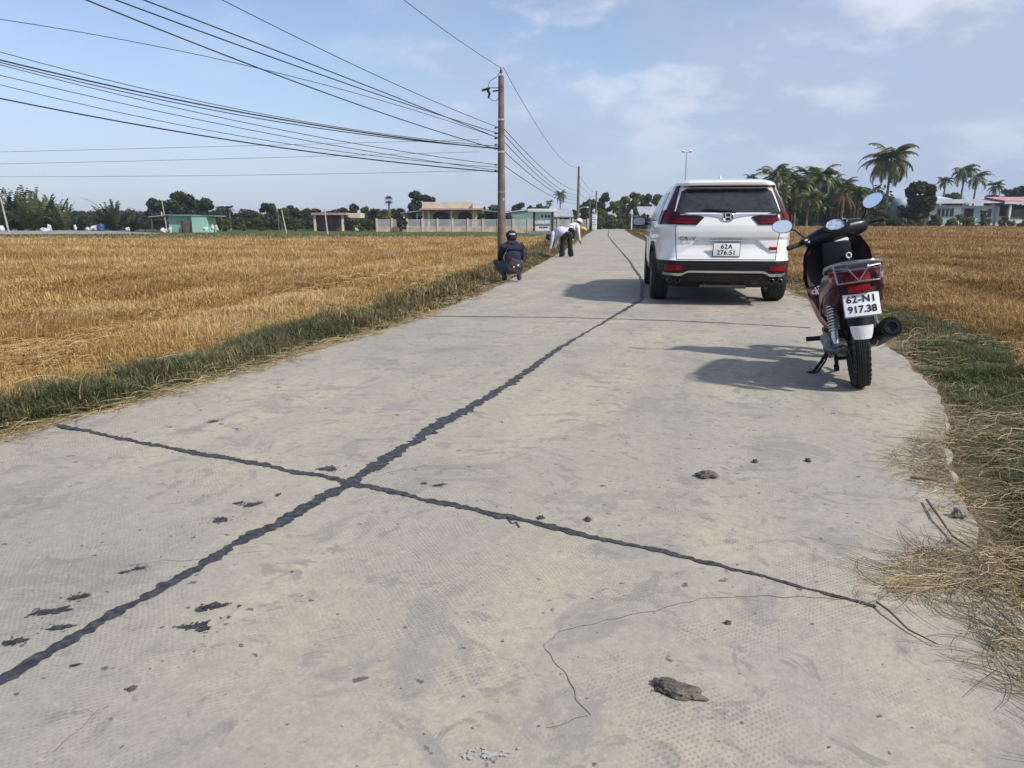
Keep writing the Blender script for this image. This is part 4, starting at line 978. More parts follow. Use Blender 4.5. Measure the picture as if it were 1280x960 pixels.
mb = MB(); mb.box((0, py-.002, pz), (.330, .006, .165), bev=.002); np_ = mb.build('number_plate', M['plate'], car)
text_mesh('plate_lettering', '62A', .082, M['ink'], np_, (0, py-.0065, pz+.040), spacing=1.12, bold=.0012)
text_mesh('plate_lettering', '276.51', .082, M['ink'], np_, (0, py-.0065, pz-.038), spacing=1.08, bold=.0012)
mb = MB(); mb.box((0, ry(0, .865)-.012, .862), (.42, .03, .02), bev=.006); mb.build('plate_lamp_bar', M['chrome'], car)
t_ = text_mesh('model_lettering', 'CR-V', .062, M['ink'], car, (-.50, min(ry(-.50, z) for z in (.85, .87, .89, .905, .92))-.004, .885), sx=1.35, spacing=1.15, depth=.004); t_.rotation_euler = (math.pi/2, 0, -math.atan2(ry(-.58, .90)-ry(-.45, .90), .13))
mb = MB(); yb = ry(.59, .755)-.004; mb.box((.59, yb, .763), (.105, .008, .038), rot=(0, 0, R(7)), bev=.002); bd = mb.build('red_badge', M['red_bright'], car)
mb = MB()
for k in range(6): mb.box((.55+.016*k, yb-.006+.0020*k, .763), (.009, .003, .018), rot=(0, 0, R(7)))
mb.build('badge_lettering', M['silver'], bd, smooth=False)
mb = MB()
for k in range(7): mb.box((.545+.016*k, ry(.545+.016*k, .715)-.003, .715), (.011, .004, .018), rot=(0, 0, R(7)))
mb.build('small_badge', M['silver'], car, smooth=False)
HD = R(8.5)
car.rotation_euler = (0, 0, -HD)
AX = Vector((2.92, 10.42))            # rear axle on the ground
car.scale = (1, 1, .985)
car.location = (AX.x-.98*math.sin(HD), AX.y-.98*math.cos(HD), .0)
# ------------------------------------------------------------------ motorbike
bike = empty('motorbike', (0, 0, 0), 0, 'maroon and black motorbike leaning on its side stand on the lane', 'motorbike')
def rg(y, cx, cz, a, b, p=.75, n=24):
    return [Vector((cx+a*math.copysign(abs(math.cos(t))**p, math.cos(t)), y, cz+b*math.copysign(abs(math.sin(t))**p, math.sin(t)))) for t in np.linspace(0, 2*math.pi, n, endpoint=False)]
ST = Matrix.Rotation(R(20), 3, Vector((0, -.45, .89)).normalized()); SO = Vector((0, 1.0, .90))
def steer(o):
    for v in o.data.vertices: v.co = SO+ST @ (v.co-SO)
    return o
def bike_wheel(y, name, hw, st=False):
    w_ = empty(name, (0, 0, 0)); w_.parent = bike
    mb = MB(); c = (0, y, .262); r = .262
    prof = [(r-.085, -hw*.55), (r-.06, -hw*.9), (r-.035, -hw), (r-.014, -hw*.82)]
    for k in range(7):
        xx = -hw*.72+k*hw*.24; rr = r-.010*(xx/hw)**2*2
        prof += [(rr, xx-.004), (rr, xx+.004), (rr-.005, xx+.006), (rr-.005, xx+hw*.24-.006)]
    prof = prof[:-2]+[(r-.014, hw*.82), (r-.035, hw), (r-.06, hw*.9), (r-.085, hw*.55)]
    mb.lathe(prof, c, (1, 0, 0), 56)
    for k in range(40):                                  # tread blocks on the shoulders
        a = 2*math.pi*k/40
        for s_ in (-1, 1): mb.box((s_*hw*.82, y+math.cos(a)*(r-.012), .262+math.sin(a)*(r-.012)), (.014, .022, .012), rot=(a-math.pi/2, 0, 0))
    t = mb.build('tyre', M['rubber'], w_)
    mb = MB(); mb.lathe([(r-.083, -hw*.6), (r-.095, -hw*.4), (r-.1, 0), (r-.095, hw*.4), (r-.083, hw*.6)], c, (1, 0, 0), 44)
    mb.lathe([(.001, -.05), (.045, -.05), (.05, 0), (.045, .05), (.001, .05)], c, (1, 0, 0), 20)
    for k in range(5):
        a = k*2*math.pi/5
        for d in (-.16, .16): mb.tube([(0, y+math.cos(a)*.04, .262+math.sin(a)*.04), (0, y+math.cos(a+d)*.165, .262+math.sin(a+d)*.165)], [.013, .011], 6)
    ri = mb.build('rim', M['gloss_black'], w_)
    if st: steer(t); steer(ri)
bike_wheel(0, 'rear_wheel', .05); bike_wheel(1.25, 'front_wheel', .045, True)
# maroon tail and side panels
M['panel_highlight'] = pmat('brown_panel_highlight', (.16, .09, .085), .3, .3, .2, .15, 8)  # highlight along the side panels, put into a brown colour
mb = MB(); mb.loft([rg(*q) for q in ((-.315, 0, .725, .105, .032), (-.28, 0, .72, .130, .05), (-.20, 0, .705, .146, .075), (-.08, 0, .670, .168, .115), (.10, 0, .62, .182, .155), (.28, 0, .565, .18, .18), (.44, 0, .52, .152, .165), (.56, 0, .46, .13, .13), (.63, 0, .42, .11, .09))])
tail = mb.build('tail_panel', M['maroon'], bike)
mb = MB()
for s_ in (-1, 1): mb.tube([(s_*.148, -.2, .662), (s_*.168, -.02, .61), (s_*.18, .15, .54), (s_*.175, .32, .45), (s_*.145, .47, .40)], [.003, .006, .008, .007, .004], 8)
mb.build('panel_glint', M['panel_highlight'], tail)  # thin raised line painted as the highlight on each panel
mb = MB(); mb.loft([rg(*q) for q in ((-.27, 0, .752, .06, .012), (-.22, 0, .762, .10, .026), (-.08, 0, .772, .128, .04), (.12, 0, .752, .138, .05), (.32, 0, .722, .13, .052), (.5, 0, .70, .10, .05), (.62, 0, .665, .07, .04))]); mb.build('seat', M['seat'], bike)
# tail lamp band wrapping the tail
def tl(y0, z0, z1, hw, d=.0, cur=.11):
    return lambda s, t: ((2*s-1)*lerp(hw*.96, hw, t), y0+cur*abs(2*s-1)**2.2-d+.018*(t-.5), lerp(z0+.012*(2*s-1)**2, z1-.004*(2*s-1)**2, t))
mb = MB(); mb.grid(tl(-.338, .69, .768, .148), 24, 6, thick=(0, .05, 0)); lamp = mb.build('tail_lamp', M['red_lens'], bike)
mb = MB()
for a, b in ((0, .22), (.78, 1)):
    f_ = tl(-.338, .69, .768, .150, .005); mb.grid(lambda s, t: f_(lerp(a, b, s), lerp(.05, .55, t)), 8, 3, thick=(0, .02, 0))
mb.build('indicator_lens', M['clear_lens'], lamp)
mb = MB(); f2 = tl(-.338, .69, .768, .148, .006); mb.grid(lambda s, t: f2(lerp(.27, .73, s), lerp(.12, .5, t)), 10, 3, thick=(0, .02, 0)); mb.build('brake_lens', M['red_bright'], lamp)
# grab rail and bracket
mb = MB(); rail = [(-.135, .20, .722), (-.155, .02, .755), (-.16, -.14, .785), (-.14, -.25, .80), (-.085, -.30, .812), (0, -.315, .815), (.085, -.30, .812), (.14, -.25, .80), (.16, -.14, .785), (.155, .02, .755), (.135, .20, .722)]
mb.tube([tuple(q) for q in np.array([[np.interp(k, range(11), [p[i] for p in rail]) for i in range(3)] for k in np.linspace(0, 10, 41)])], .008, 8, flat=1.2)
rl = mb.build('grab_rail', M['steel'], bike)
mb = MB()
mb.tube([(-.125, -.285, .80), (-.118, -.325, .75), (-.112, -.335, .70)], .006, 6); mb.tube([(.125, -.285, .80), (.118, -.325, .75), (.112, -.335, .70)], .006, 6)
mb.tube([(-.055, -.355, .785), (0, -.375, .708), (.055, -.355, .785)], .006, 6); mb.tube([(-.125, -.30, .785), (-.055, -.355, .785)], .006, 6); mb.tube([(.055, -.355, .785), (.125, -.30, .785)], .006, 6)
mb.tube([(-.055, -.355, .785), (-.06, -.35, .808), (.06, -.35, .808), (.055, -.355, .785)], .006, 6); mb.tube([(-.112, -.335, .70), (0, -.375, .706), (.112, -.335, .70)], .006, 6)
mb.build('rail_bracket', M['steel'], rl)
# undertail, hugger, plate, flap
mb = MB(); mb.grid(lambda s, t: ((2*s-1)*lerp(.11, .065, t), lerp(-.27, -.335, t)+.05*(2*s-1)**2, lerp(.69, .43, t)), 12, 8, thick=(0, .025, 0)); fe = mb.build('rear_fender', M['black_plastic'], bike)
mb = MB(); mb.grid(lambda s, t: ((2*s-1)*.062, -math.cos(lerp(.62, 1.9, t))*.30, .262+math.sin(lerp(.62, 1.9, t))*.30+.0-.018*(2*s-1)**2), 6, 16, thick=(0, .0, .008)); mb.build('hugger', M['black_plastic'], fe)
mb = MB(); mb.grid(lambda s, t: ((2*s-1)*lerp(.062, .046, t**2), -.352+.02*(2*s-1)**2-.01*t, lerp(.440, .362, t)), 8, 4, thick=(0, .014, 0)); mb.build('mud_flap', M['white_plastic'], bike)
mb = MB(); mb.box((0, -.352, .662), (.118, .03, .045), rot=(R(-14), 0, 0), bev=.008); mb.build('brake_light', M['red_bright'], bike)
PR = Matrix.Rotation(R(-28), 3, 'X'); pc = Vector((.004, -.378, .570))
mb = MB(); mb.box(pc+PR @ Vector((0, .008, 0)), (.197, .006, .147), rot=PR, bev=.002); pf = mb.build('plate_frame', M['steel'], bike)
mb = MB(); mb.box(pc, (.19, .008, .14), rot=PR, bev=.003); pl = mb.build('number_plate', M['plate'], bike)
for (tx, dz, szz) in (('62-N1', .033, .060), ('917.38', -.031, .060)):
    o = text_mesh('plate_lettering', tx, szz, M['ink'], pl, pc+PR @ Vector((0, -.0055, dz)), rx=math.pi/2-R(28), bold=.0012, spacing=1.1 if '-' in tx else 1.0, sx=.95)
# engine, transmission case, shock, muffler, stand, pegs
mb = MB(); mb.tube([(-.105, -.085, .262), (-.115, -.05, .265), (-.118, .0, .268), (-.115, .12, .27), (-.115, .28, .275), (-.115, .38, .28), (-.11, .45, .28)], [.03, .068, .082, .075, .08, .075, .035], 18, flat=.55)
for v in range(len(mb.v)): pass
case = mb.build('transmission_case', M['engine'], bike)
mb = MB(); mb.lathe([(.001, -.012), (.06, -.012), (.066, 0)], (-.158, .0, .268), (1, 0, 0), 20); mb.build('case_cover', M['engine'], case)
mb = MB(); mb.box((0, .38, .30), (.2, .3, .2), bev=.04); mb.box((0, .60, .33), (.12, .2, .1), bev=.02); mb.box((0, .22, .42), (.18, .24, .14), bev=.04); mb.build('engine', M['black_plastic'], bike)
sa, sb = Vector((-.125, -.03, .29)), Vector((-.12, .07, .60)); mb = MB(); mb.tube([sa, sa.lerp(sb, .35)], .022, 12); mb.tube([sa.lerp(sb, .3), sb], .012, 10); mb.tube([sa.lerp(sb, .97), sb], .035, 12); sh = mb.build('shock_absorber', M['silver'], bike)
mb = MB(); ax_ = (sb-sa).normalized(); u_ = ax_.orthogonal().normalized(); v_ = ax_.cross(u_); L_ = (sb-sa).length
mb.tube([sa+ax_*L_*(.27+.70*k/144)+(u_*math.cos(k*.5236)+v_*math.sin(k*.5236))*.031 for k in range(145)], .0062, 6); mb.build('spring', M['silver'], sh)
mb = MB(); m0, m1 = Vector((.135, .33, .24)), Vector((.175, -.22, .40)); d_ = (m1-m0).normalized()
mb.lathe([(.02, -.02), (.042, 0), (.056, .08), (.060, .2), (.061, .5), (.058, .56), (.046, .575), (.028, .575), (.024, .56), (.001, .555)], m0, d_, 28); mu = mb.build('muffler', M['black_plastic'], bike)
mb = MB(); mb.lathe([(.062, .545), (.0645, .552), (.060, .572), (.052, .574)], m0, d_, 28); mb.build('end_ring', M['black_plastic'], mu)
mb = MB(); mb.grid(lambda s, t: tuple(m0+d_*lerp(.16, .48, s)+Vector((.055*math.cos(lerp(-.4, 1.5, t))+.018, 0, .07*math.sin(lerp(-.4, 1.5, t))))), 8, 6, thick=(.004, 0, .004)); mb.build('heat_shield', M['gloss_black'], mu)
mb = MB(); mb.tube([(.10, .60, .2), (.12, .45, .17), m0], .016, 8); mb.build('exhaust_pipe', M['steel'], bike)
mb = MB(); mb.tube([(.11, 0, .262), (.13, -.01, .30), (.11, .05, .5)], .016, 8); mb.tube([(-.115, 0, .262), (.115, 0, .262)], .012, 8); mb.lathe([(.001, 0), (.02, 0), (.02, .018), (.001, .018)], (.062, 0, .262), (1, 0, 0), 8); mb.build('axle', M['steel'], bike)
mb = MB(); mb.box((0, .62, .275), (.29, .42, .04), bev=.012); mb.build('footboard', M['black_plastic'], bike)
mb = MB(); mb.tube([(-.11, .52, .20), (-.10, .30, .14), (-.12, .10, .13), (-.13, .0, .20)], .011, 8); mb.tube([(-.10, .30, .14), (.10, .30, .14)], .012, 8); mb.lathe([(.001, 0), (.022, 0), (.022, .03), (.001, .03)], (-.14, .06, .125), (1, 0, 0), 10); cs = mb.build('stand_frame', M['black_plastic'], bike)
mb = MB(); mb.tube([(-.13, .44, .20), (-.19, .42, .11), (-.245, .40, .048), (-.295, .40, .040)], [.012, .012, .011, .011], 8); mb.tube([(-.17, .36, .12), (-.225, .35, .052), (-.27, .36, .042), (-.30, .40, .040)], .0075, 6); mb.tube([(-.13, .42, .19), (-.17, .36, .12)], .0075, 6)
mb.box((-.29, .40, .0345), (.05, .05, .008)); mb.build('side_stand', M['black_plastic'], bike)
mb = MB(); mb.tube([(-.12, .47, .265), (-.17, .47, .268)], .011, 8); mb.tube([(-.165, .47, .268), (-.275, .46, .272)], [.017, .017], 10); mb.build('foot_peg', M['rubber'], bike)
# leg shield
def hwf(t): return float(np.interp(t, [0, .12, .35, .6, .85, 1], [.12, .17, .215, .24, .225, .17]))
def lsh(off=0, k=1.0, z0=0, z1=1.0):
    return lambda s, t: (lambda tt: ((2*s-1)*hwf(tt)*k, .835+.13*tt-.085*abs(2*s-1)**2*k-off, lerp(.285, .93, tt)))(lerp(z0, z1, t))
mb = MB(); mb.grid(lsh(), 20, 20, thick=(0, .03, 0)); ls = mb.build('leg_shield', M['maroon'], bike)
mb = MB(); mb.grid(lsh(.02, .9, .50, .99), 16, 12, thick=(0, .02, 0)); mb.box((0, .84, .46), (.13, .12, .36), bev=.03); mb.box((0, .85, .80), (.2, .10, .22), bev=.035); mb.build('inner_panel', M['black_plastic'], ls)
mb = MB(); pts = []
for k in range(22):
    a = k*.36; r_ = .030-.0009*k; pts.append((-.172+r_*math.cos(a)*.75, .83-.03, .545+r_*math.sin(a)+.002*k))
mb.tube(pts, .0042, 5); mb.tube([(-.165, .80, .545), (-.145, .80, .585), (-.128, .80, .575)], .004, 5); mb.tube([(-.155, .80, .60), (-.135, .80, .605)], .004, 5); mb.build('white_decal', M['white_plastic'], ls)
mb = MB(); mb.tube([(.075+.016*math.cos(a), .79, .80+.018*math.sin(a)) for a in np.linspace(0, 6.3, 16)], .006, 6); mb.tube([(.075, .785, .785), (.075, .82, .765)], .007, 6); mb.build('bag_hook', M['white_plastic'], ls)
mb = MB(); mb.loft([rg(*q) for q in ((.93, 0, .62, .18, .25), (1.02, 0, .64, .17, .24), (1.10, 0, .66, .13, .19), (1.16, 0, .68, .07, .1))]); mb.build('front_cowl', M['maroon'], bike)
# steering: column, cover, dial, grips, levers, mirrors, fork, mudguard
steer(MB().tube([(0, .955, .80), (0, .935, .945)], [.05, .06], 14).build('steering_column', M['black_plastic'], bike))
mb = MB(); mb.box((.0, .868, .905), (.095, .05, .026), bev=.008); mb.box((.0, .872, .874), (.085, .05, .024), bev=.008); steer(mb.build('cover_reflection', M['white_plastic'], bike))  # reflection on the column cover, built as two white ribs
def rgx(x, cy, cz, a, b, p=.8, n=22): return [Vector((x, cy+a*math.copysign(abs(math.cos(t))**p, math.cos(t)), cz+b*math.copysign(abs(math.sin(t))**p, math.sin(t)))) for t in np.linspace(0, 2*math.pi, n, endpoint=False)]
mb = MB(); mb.loft([rgx(*q) for q in ((-.235, .945, .965, .022, .020), (-.225, .945, .965, .034, .034), (-.17, .95, .966, .055, .052), (-.10, .96, .968, .088, .070), (0, .965, .972, .11, .078), (.10, .96, .968, .090, .074), (.17, .95, .964, .064, .062), (.215, .945, .963, .05, .05), (.24, .945, .965, .03, .03))])
hc = steer(mb.build('handlebar_cover', M['gloss_black'], bike))
dn = Vector((0, -.72, .70)).normalized(); mb = MB(); du = Vector((1, 0, 0)); dv = dn.cross(du)
def disc(mb, c, a, b, th, mi=0, n=36):
    c = Vector(c); mb.poly([c+du*math.cos(t)*a+dv*math.copysign(abs(math.sin(t))**.8, math.sin(t))*b for t in np.linspace(0, 2*math.pi, n, endpoint=False)], dn*th, mi)
disc(mb, (0, .882, 1.022), .10, .062, .006); dl_ = steer(mb.build('instrument_panel', M['gloss_black'], bike))
mb = MB(); disc(mb, (-.01, .879, 1.025), .058, .05, .006); steer(mb.build('speed_dial', M['dial'], dl_))
mb = MB(); ring_ = [Vector((-.01, .8735, 1.030))+du*math.cos(t)*.061+dv*math.sin(t)*.049 for t in np.linspace(0, 2*math.pi, 33)]; mb.tube(ring_, .0045, 5); mb.tube([Vector((.064, .8735, 1.030))+du*.02*k+dv*(.03-.018*k*k) for k in (-.5, 0, .6, 1.1)], .008, 5); steer(mb.build('dial_rim', M['chrome'], dl_))
for s_ in (-1, 1):
    mb = MB(); mb.tube([(s_*.225, .945, .968), (s_*.245, .944, .969), (s_*.25, .943, .969), (s_*.36, .935, .965), (s_*.366, .935, .965)], [.015, .015, .0185, .0185, .012], 14); steer(mb.build('grip', M['rubber'], bike))
    mb = MB(); mb.tube([(s_*.22, .975, .962), (s_*.26, .99, .955), (s_*.345, .985, .945)], [.008, .006, .0065], 7); steer(mb.build('brake_lever', M['silver'], bike))
    mb = MB(); mb.box((s_*.225, .935, .975), (.05, .06, .05), bev=.012); sg = steer(mb.build('switch_gear', M['black_plastic'], bike))
    if s_ < 0: mb = MB(); mb.box((-.228, .903, .985), (.022, .012, .012), bev=.003); mb.box((-.212, .903, .965), (.016, .012, .01), bev=.003); steer(mb.build('switch', M['white_plastic'], sg))
    mc = Vector((.305, .90, 1.115)) if s_ > 0 else Vector((-.37, .90, 1.135))
    base_ = Vector((s_*.20, .965, .985)); mb = MB(); mb.tube([base_, base_.lerp(mc, .45)+Vector((0, 0, .025 if s_ < 0 else .0)), mc+Vector((-s_*.05, .02, -.035))], [.007, .006, .006], 7)
    stalk = steer(mb.build('mirror', M['gloss_black'], bike))
    mn = Vector((-.40, -.9, .16 if s_ > 0 else .12)).normalized(); ux = Vector((0, 0, 1)).cross(mn).normalized(); uz = mn.cross(ux); uz = uz if uz.z > 0 else -uz; tl_ = R(15) if s_ > 0 else R(-17)
    e1 = ux*math.cos(tl_)+uz*math.sin(tl_); e2 = uz*math.cos(tl_)-ux*math.sin(tl_)
    def oval(a, b, c): return [c+e1*a*math.copysign(abs(math.cos(t))**.9, math.cos(t))+e2*b*(1-.12*math.cos(t)*s_)*math.sin(t) for t in np.linspace(0, 2*math.pi, 32, endpoint=False)]
    mb = MB(); mb.loft([oval(a, b, mc-mn*h_) for a, b, h_ in ((.071, .046, -.004), (.074, .049, .004), (.066, .043, .022), (.04, .026, .036))]); steer(mb.build('mirror_shell', M['gloss_black'], stalk))
    mb = MB(); mb.loft([oval(.069, .0445, mc+mn*.0045), oval(.069, .0445, mc+mn*.007)]); steer(mb.build('mirror_glass', M['mirror'], stalk))
mb = MB()
for s_ in (-1, 1): mb.tube([(s_*.075, 1.05, .70), (s_*.075, 1.25, .262)], [.02, .018], 10)
steer(mb.build('fork', M['engine'], bike))
mb = MB(); mb.grid(lambda s, t: ((2*s-1)*.062, 1.25-math.cos(lerp(.5, 2.6, t))*.295, .262+math.sin(lerp(.5, 2.6, t))*.295-.03*(2*s-1)**2), 8, 16, thick=(0, 0, .006)); steer(mb.build('front_mudguard', M['maroon'], bike))
SC = 1.03
bike.scale = (SC, SC, SC)
bike.rotation_mode = 'XYZ'
bike.matrix_world = Matrix.Translation((2.31, 4.66, .003)) @ Matrix.Rotation(R(-18.5), 4, 'Z') @ Matrix.Rotation(R(-9.5), 4, 'Y') @ Matrix.Scale(SC, 4)

# ------------------------------------------------------------------ people
def skin_body(name, J, bones, mats, parent, sub=2):
    """J: name -> (co, radius); bones: (a, b, material index); one continuous skinned mesh"""
    keys = list(J); ix = {k: i for i, k in enumerate(keys)}
    me = bpy.data.meshes.new(name); me.from_pydata([J[k][0] for k in keys], [(ix[a], ix[b]) for a, b, _ in bones], []); me.update()
    o = bpy.data.objects.new(name, me); COL.objects.link(o)
    o.modifiers.new('skin', 'SKIN'); sv = me.skin_vertices[0].data
    for k, i in ix.items():
        r_ = J[k][1]; sv[i].radius = (r_, r_) if not isinstance(r_, tuple) else r_; sv[i].use_root = (k == 'pelvis')
    s = o.modifiers.new('sub', 'SUBSURF'); s.levels = sub; s.render_levels = sub
    bpy.context.view_layer.update()
    m2 = bpy.data.meshes.new_from_object(o.evaluated_get(bpy.context.evaluated_depsgraph_get())); o.modifiers.clear(); o.data = m2
    m2.materials.clear()
    for m in mats: m2.materials.append(m)
    seg = [(Vector(J[a][0]), Vector(J[b][0]), mi) for a, b, mi in bones]
    for p in m2.polygons:
        c = p.center; best = 1e9
        for a, b, mi in seg:
            ab = b-a; t = max(0, min(1, (c-a).dot(ab)/max(1e-9, ab.length_squared))); dd = (c-a-ab*t).length
            if dd < best: best = dd; p.material_index = mi
        p.use_smooth = True
    o.parent = parent; return o
def hand(J, B, pre, wrist, d, side, mi):
    """palm and five bent fingers"""
    w_ = Vector(wrist); d = Vector(d).normalized(); s = Vector(side).normalized(); nrm = d.cross(s)
    J[pre+'palm'] = (tuple(w_+d*.06), .028); B.append((pre+'wrist', pre+'palm', mi))
    for k, (off, l) in enumerate(((-.03, .060), (-.01, .075), (.012, .07), (.032, .055))):
        a = w_+d*.095+s*off; J[f'{pre}k{k}'] = (tuple(a), .010); J[f'{pre}m{k}'] = (tuple(a+d*l*.5+nrm*.01), .009); J[f'{pre}t{k}'] = (tuple(a+d*l*.9+nrm*.03), .007)
        B += [(pre+'palm', f'{pre}k{k}', mi), (f'{pre}k{k}', f'{pre}m{k}', mi), (f'{pre}m{k}', f'{pre}t{k}', mi)]
    J[pre+'h0'] = (tuple(w_+d*.045-s*.045), .011); J[pre+'h1'] = (tuple(w_+d*.08-s*.06+nrm*.015), .009); B += [(pre+'palm', pre+'h0', mi), (pre+'h0', pre+'h1', mi)]
CL = {k: pmat(k, c, r_, 0, 0, .18, 14, .5, 45) for k, c, r_ in (('navy_cloth', (.014, .016, .045), .85), ('denim', (.05, .075, .10), .9), ('dark_shoe', (.02, .02, .024), .6), ('skin', (.36, .2, .13), .55), ('hair', (.012, .009, .009), .5), ('plum_hood', (.05, .02, .045), .85), ('black_cloth', (.012, .012, .014), .85), ('pale_blue_cloth', (.58, .66, .82), .8), ('lavender_cloth', (.58, .57, .74), .8), ('white_cloth', (.74, .74, .72), .8), ('satchel_leather', (.06, .042, .045), .55), ('straw_hat', (.78, .74, .65), .8), ('white_print', (.75, .75, .78), .6))}
# crouching person, back to us
c0 = ground(641, 352); per = empty('person', (c0.x, c0.y, float(roadz(c0.y))+.0), R(8), 'person crouching at the left road edge in navy jacket and dark cap, back turned', 'person')
J = {'pelvis': ((0, .02, .26), (.155, .13)), 'spine': ((.0, .0, .40), (.165, .125)), 'chest': ((.0, .06, .56), (.19, .135)), 'neckb': ((0, .11, .68), (.10, .085)), 'neck': ((0, .14, .735), .062), 'jaw': ((0, .175, .775), (.075, .085)), 'head': ((0, .17, .84), (.084, .098)), 'crownj': ((0, .165, .905), (.055, .065)),
 'lsh': ((-.17, .10, .63), .085), 'lel': ((-.215, .24, .43), .06), 'lwrist': ((-.13, .45, .33), .036), 'rsh': ((.17, .10, .63), .085), 'rel': ((.21, .24, .43), .06), 'rwrist': ((.12, .45, .33), .036),
 'lhip': ((-.10, .04, .24), .11), 'lknee': ((-.29, .36, .37), .07), 'lcalf': ((-.22, .2, .22), .062), 'lank': ((-.135, .02, .085), .042), 'lheel': ((-.13, -.035, .038), .036), 'ltoe': ((-.165, .16, .032), .038),
 'rhip': ((.10, .04, .24), .11), 'rknee': ((.21, .38, .42), .07), 'rcalf': ((.18, .22, .24), .062), 'rank': ((.125, .03, .085), .042), 'rheel': ((.125, -.025, .038), .036), 'rtoe': ((.14, .18, .032), .038)}
B = [('pelvis', 'spine', 0), ('spine', 'chest', 0), ('chest', 'neckb', 0), ('neckb', 'neck', 3), ('neck', 'jaw', 3), ('jaw', 'head', 3), ('head', 'crownj', 3), ('neckb', 'lsh', 0), ('lsh', 'lel', 0), ('lel', 'lwrist', 0), ('neckb', 'rsh', 0), ('rsh', 'rel', 0), ('rel', 'rwrist', 0), ('pelvis', 'lhip', 1), ('lhip', 'lknee', 1), ('lknee', 'lcalf', 1), ('lcalf', 'lank', 1), ('lank', 'lheel', 2), ('lank', 'ltoe', 2), ('pelvis', 'rhip', 1), ('rhip', 'rknee', 1), ('rknee', 'rcalf', 1), ('rcalf', 'rank', 1), ('rank', 'rheel', 2), ('rank', 'rtoe', 2)]
hand(J, B, 'l', (-.13, .45, .33), (.25, .6, -.5), (1, -.2, 0), 3); hand(J, B, 'r', (.12, .45, .33), (-.25, .6, -.5), (-1, -.2, 0), 3)
skin_body('body', J, B, [CL['navy_cloth'], CL['denim'], CL['dark_shoe'], CL['skin']], per)
def dome(mb, c, rx, ry_, rz_, lo, hi, n=20, m_=8, mi=0, tilt=0.0):
    def f(s, t):
        a = 2*math.pi*s; e = lerp(lo, hi, t); v = Vector((math.cos(a)*math.cos(e)*rx, math.sin(a)*math.cos(e)*ry_, math.sin(e)*rz_)); v = Matrix.Rotation(tilt, 3, 'X') @ v; return tuple(Vector(c)+v)
    mb.grid(f, n, m_, mi); return mb
mb = MB(); dome(mb, (0, .165, .835), .103, .117, .105, -1.1, .35); mb.build('hair', CL['plum_hood'], per)
mb = MB(); dome(mb, (0, .17, .855), .107, .121, .098, -.05, 1.57); mb.box((0, .31, .862), (.15, .12, .012), bev=.005); cap = mb.build('cap', CL['black_cloth'], per)
mb = MB(); mb.grid(lambda s, t: (lerp(-.055, .055, s), .17-.123*math.sqrt(1-(lerp(-.055, .055, s)/.107)**2)-.002, .872+.02*t), 8, 1, thick=(0, .004, 0)); mb.build('cap_print', CL['white_print'], cap)
mb = MB(); dome(mb, (0, .12, .70), .135, .12, .075, -.9, .9); mb.build('collar', CL['navy_cloth'], per)
bg_ = empty('satchel', (c0.x+.06, c0.y-.185, .30), R(8), 'dark brown satchel slung across the crouching person\'s lower back', 'bag')
RB = Matrix.Rotation(R(22), 3, 'Y'); mb = MB(); mb.box((0, 0, 0), (.27, .08, .23), rot=RB, bev=.018); sbg = mb.build('pouch', CL['satchel_leather'], bg_)
mb = MB(); mb.box(RB @ Vector((0, -.045, .045)), (.262, .012, .13), rot=RB, bev=.004); mb.build('flap', CL['satchel_leather'], bg_)
mb = MB(); mb.box(RB @ Vector((.025, -.054, .03)), (.03, .008, .035), rot=RB, bev=.002); mb.box(RB @ Vector((-.04, -.054, -.03)), (.02, .006, .03), rot=RB, bev=.002); mb.build('buckle', CL['white_print'], bg_)
mb = MB(); mb.tube([(-.12, .02, .14), (-.18, .06, .26), (-.12, .12, .38), (-.05, .2, .43)], .012, 6, flat=.5); mb.tube([(.14, .0, .05), (.20, .06, .14), (.21, .14, .3), (.12, .2, .42)], .012, 6, flat=.5); mb.build('strap', CL['black_cloth'], bg_)
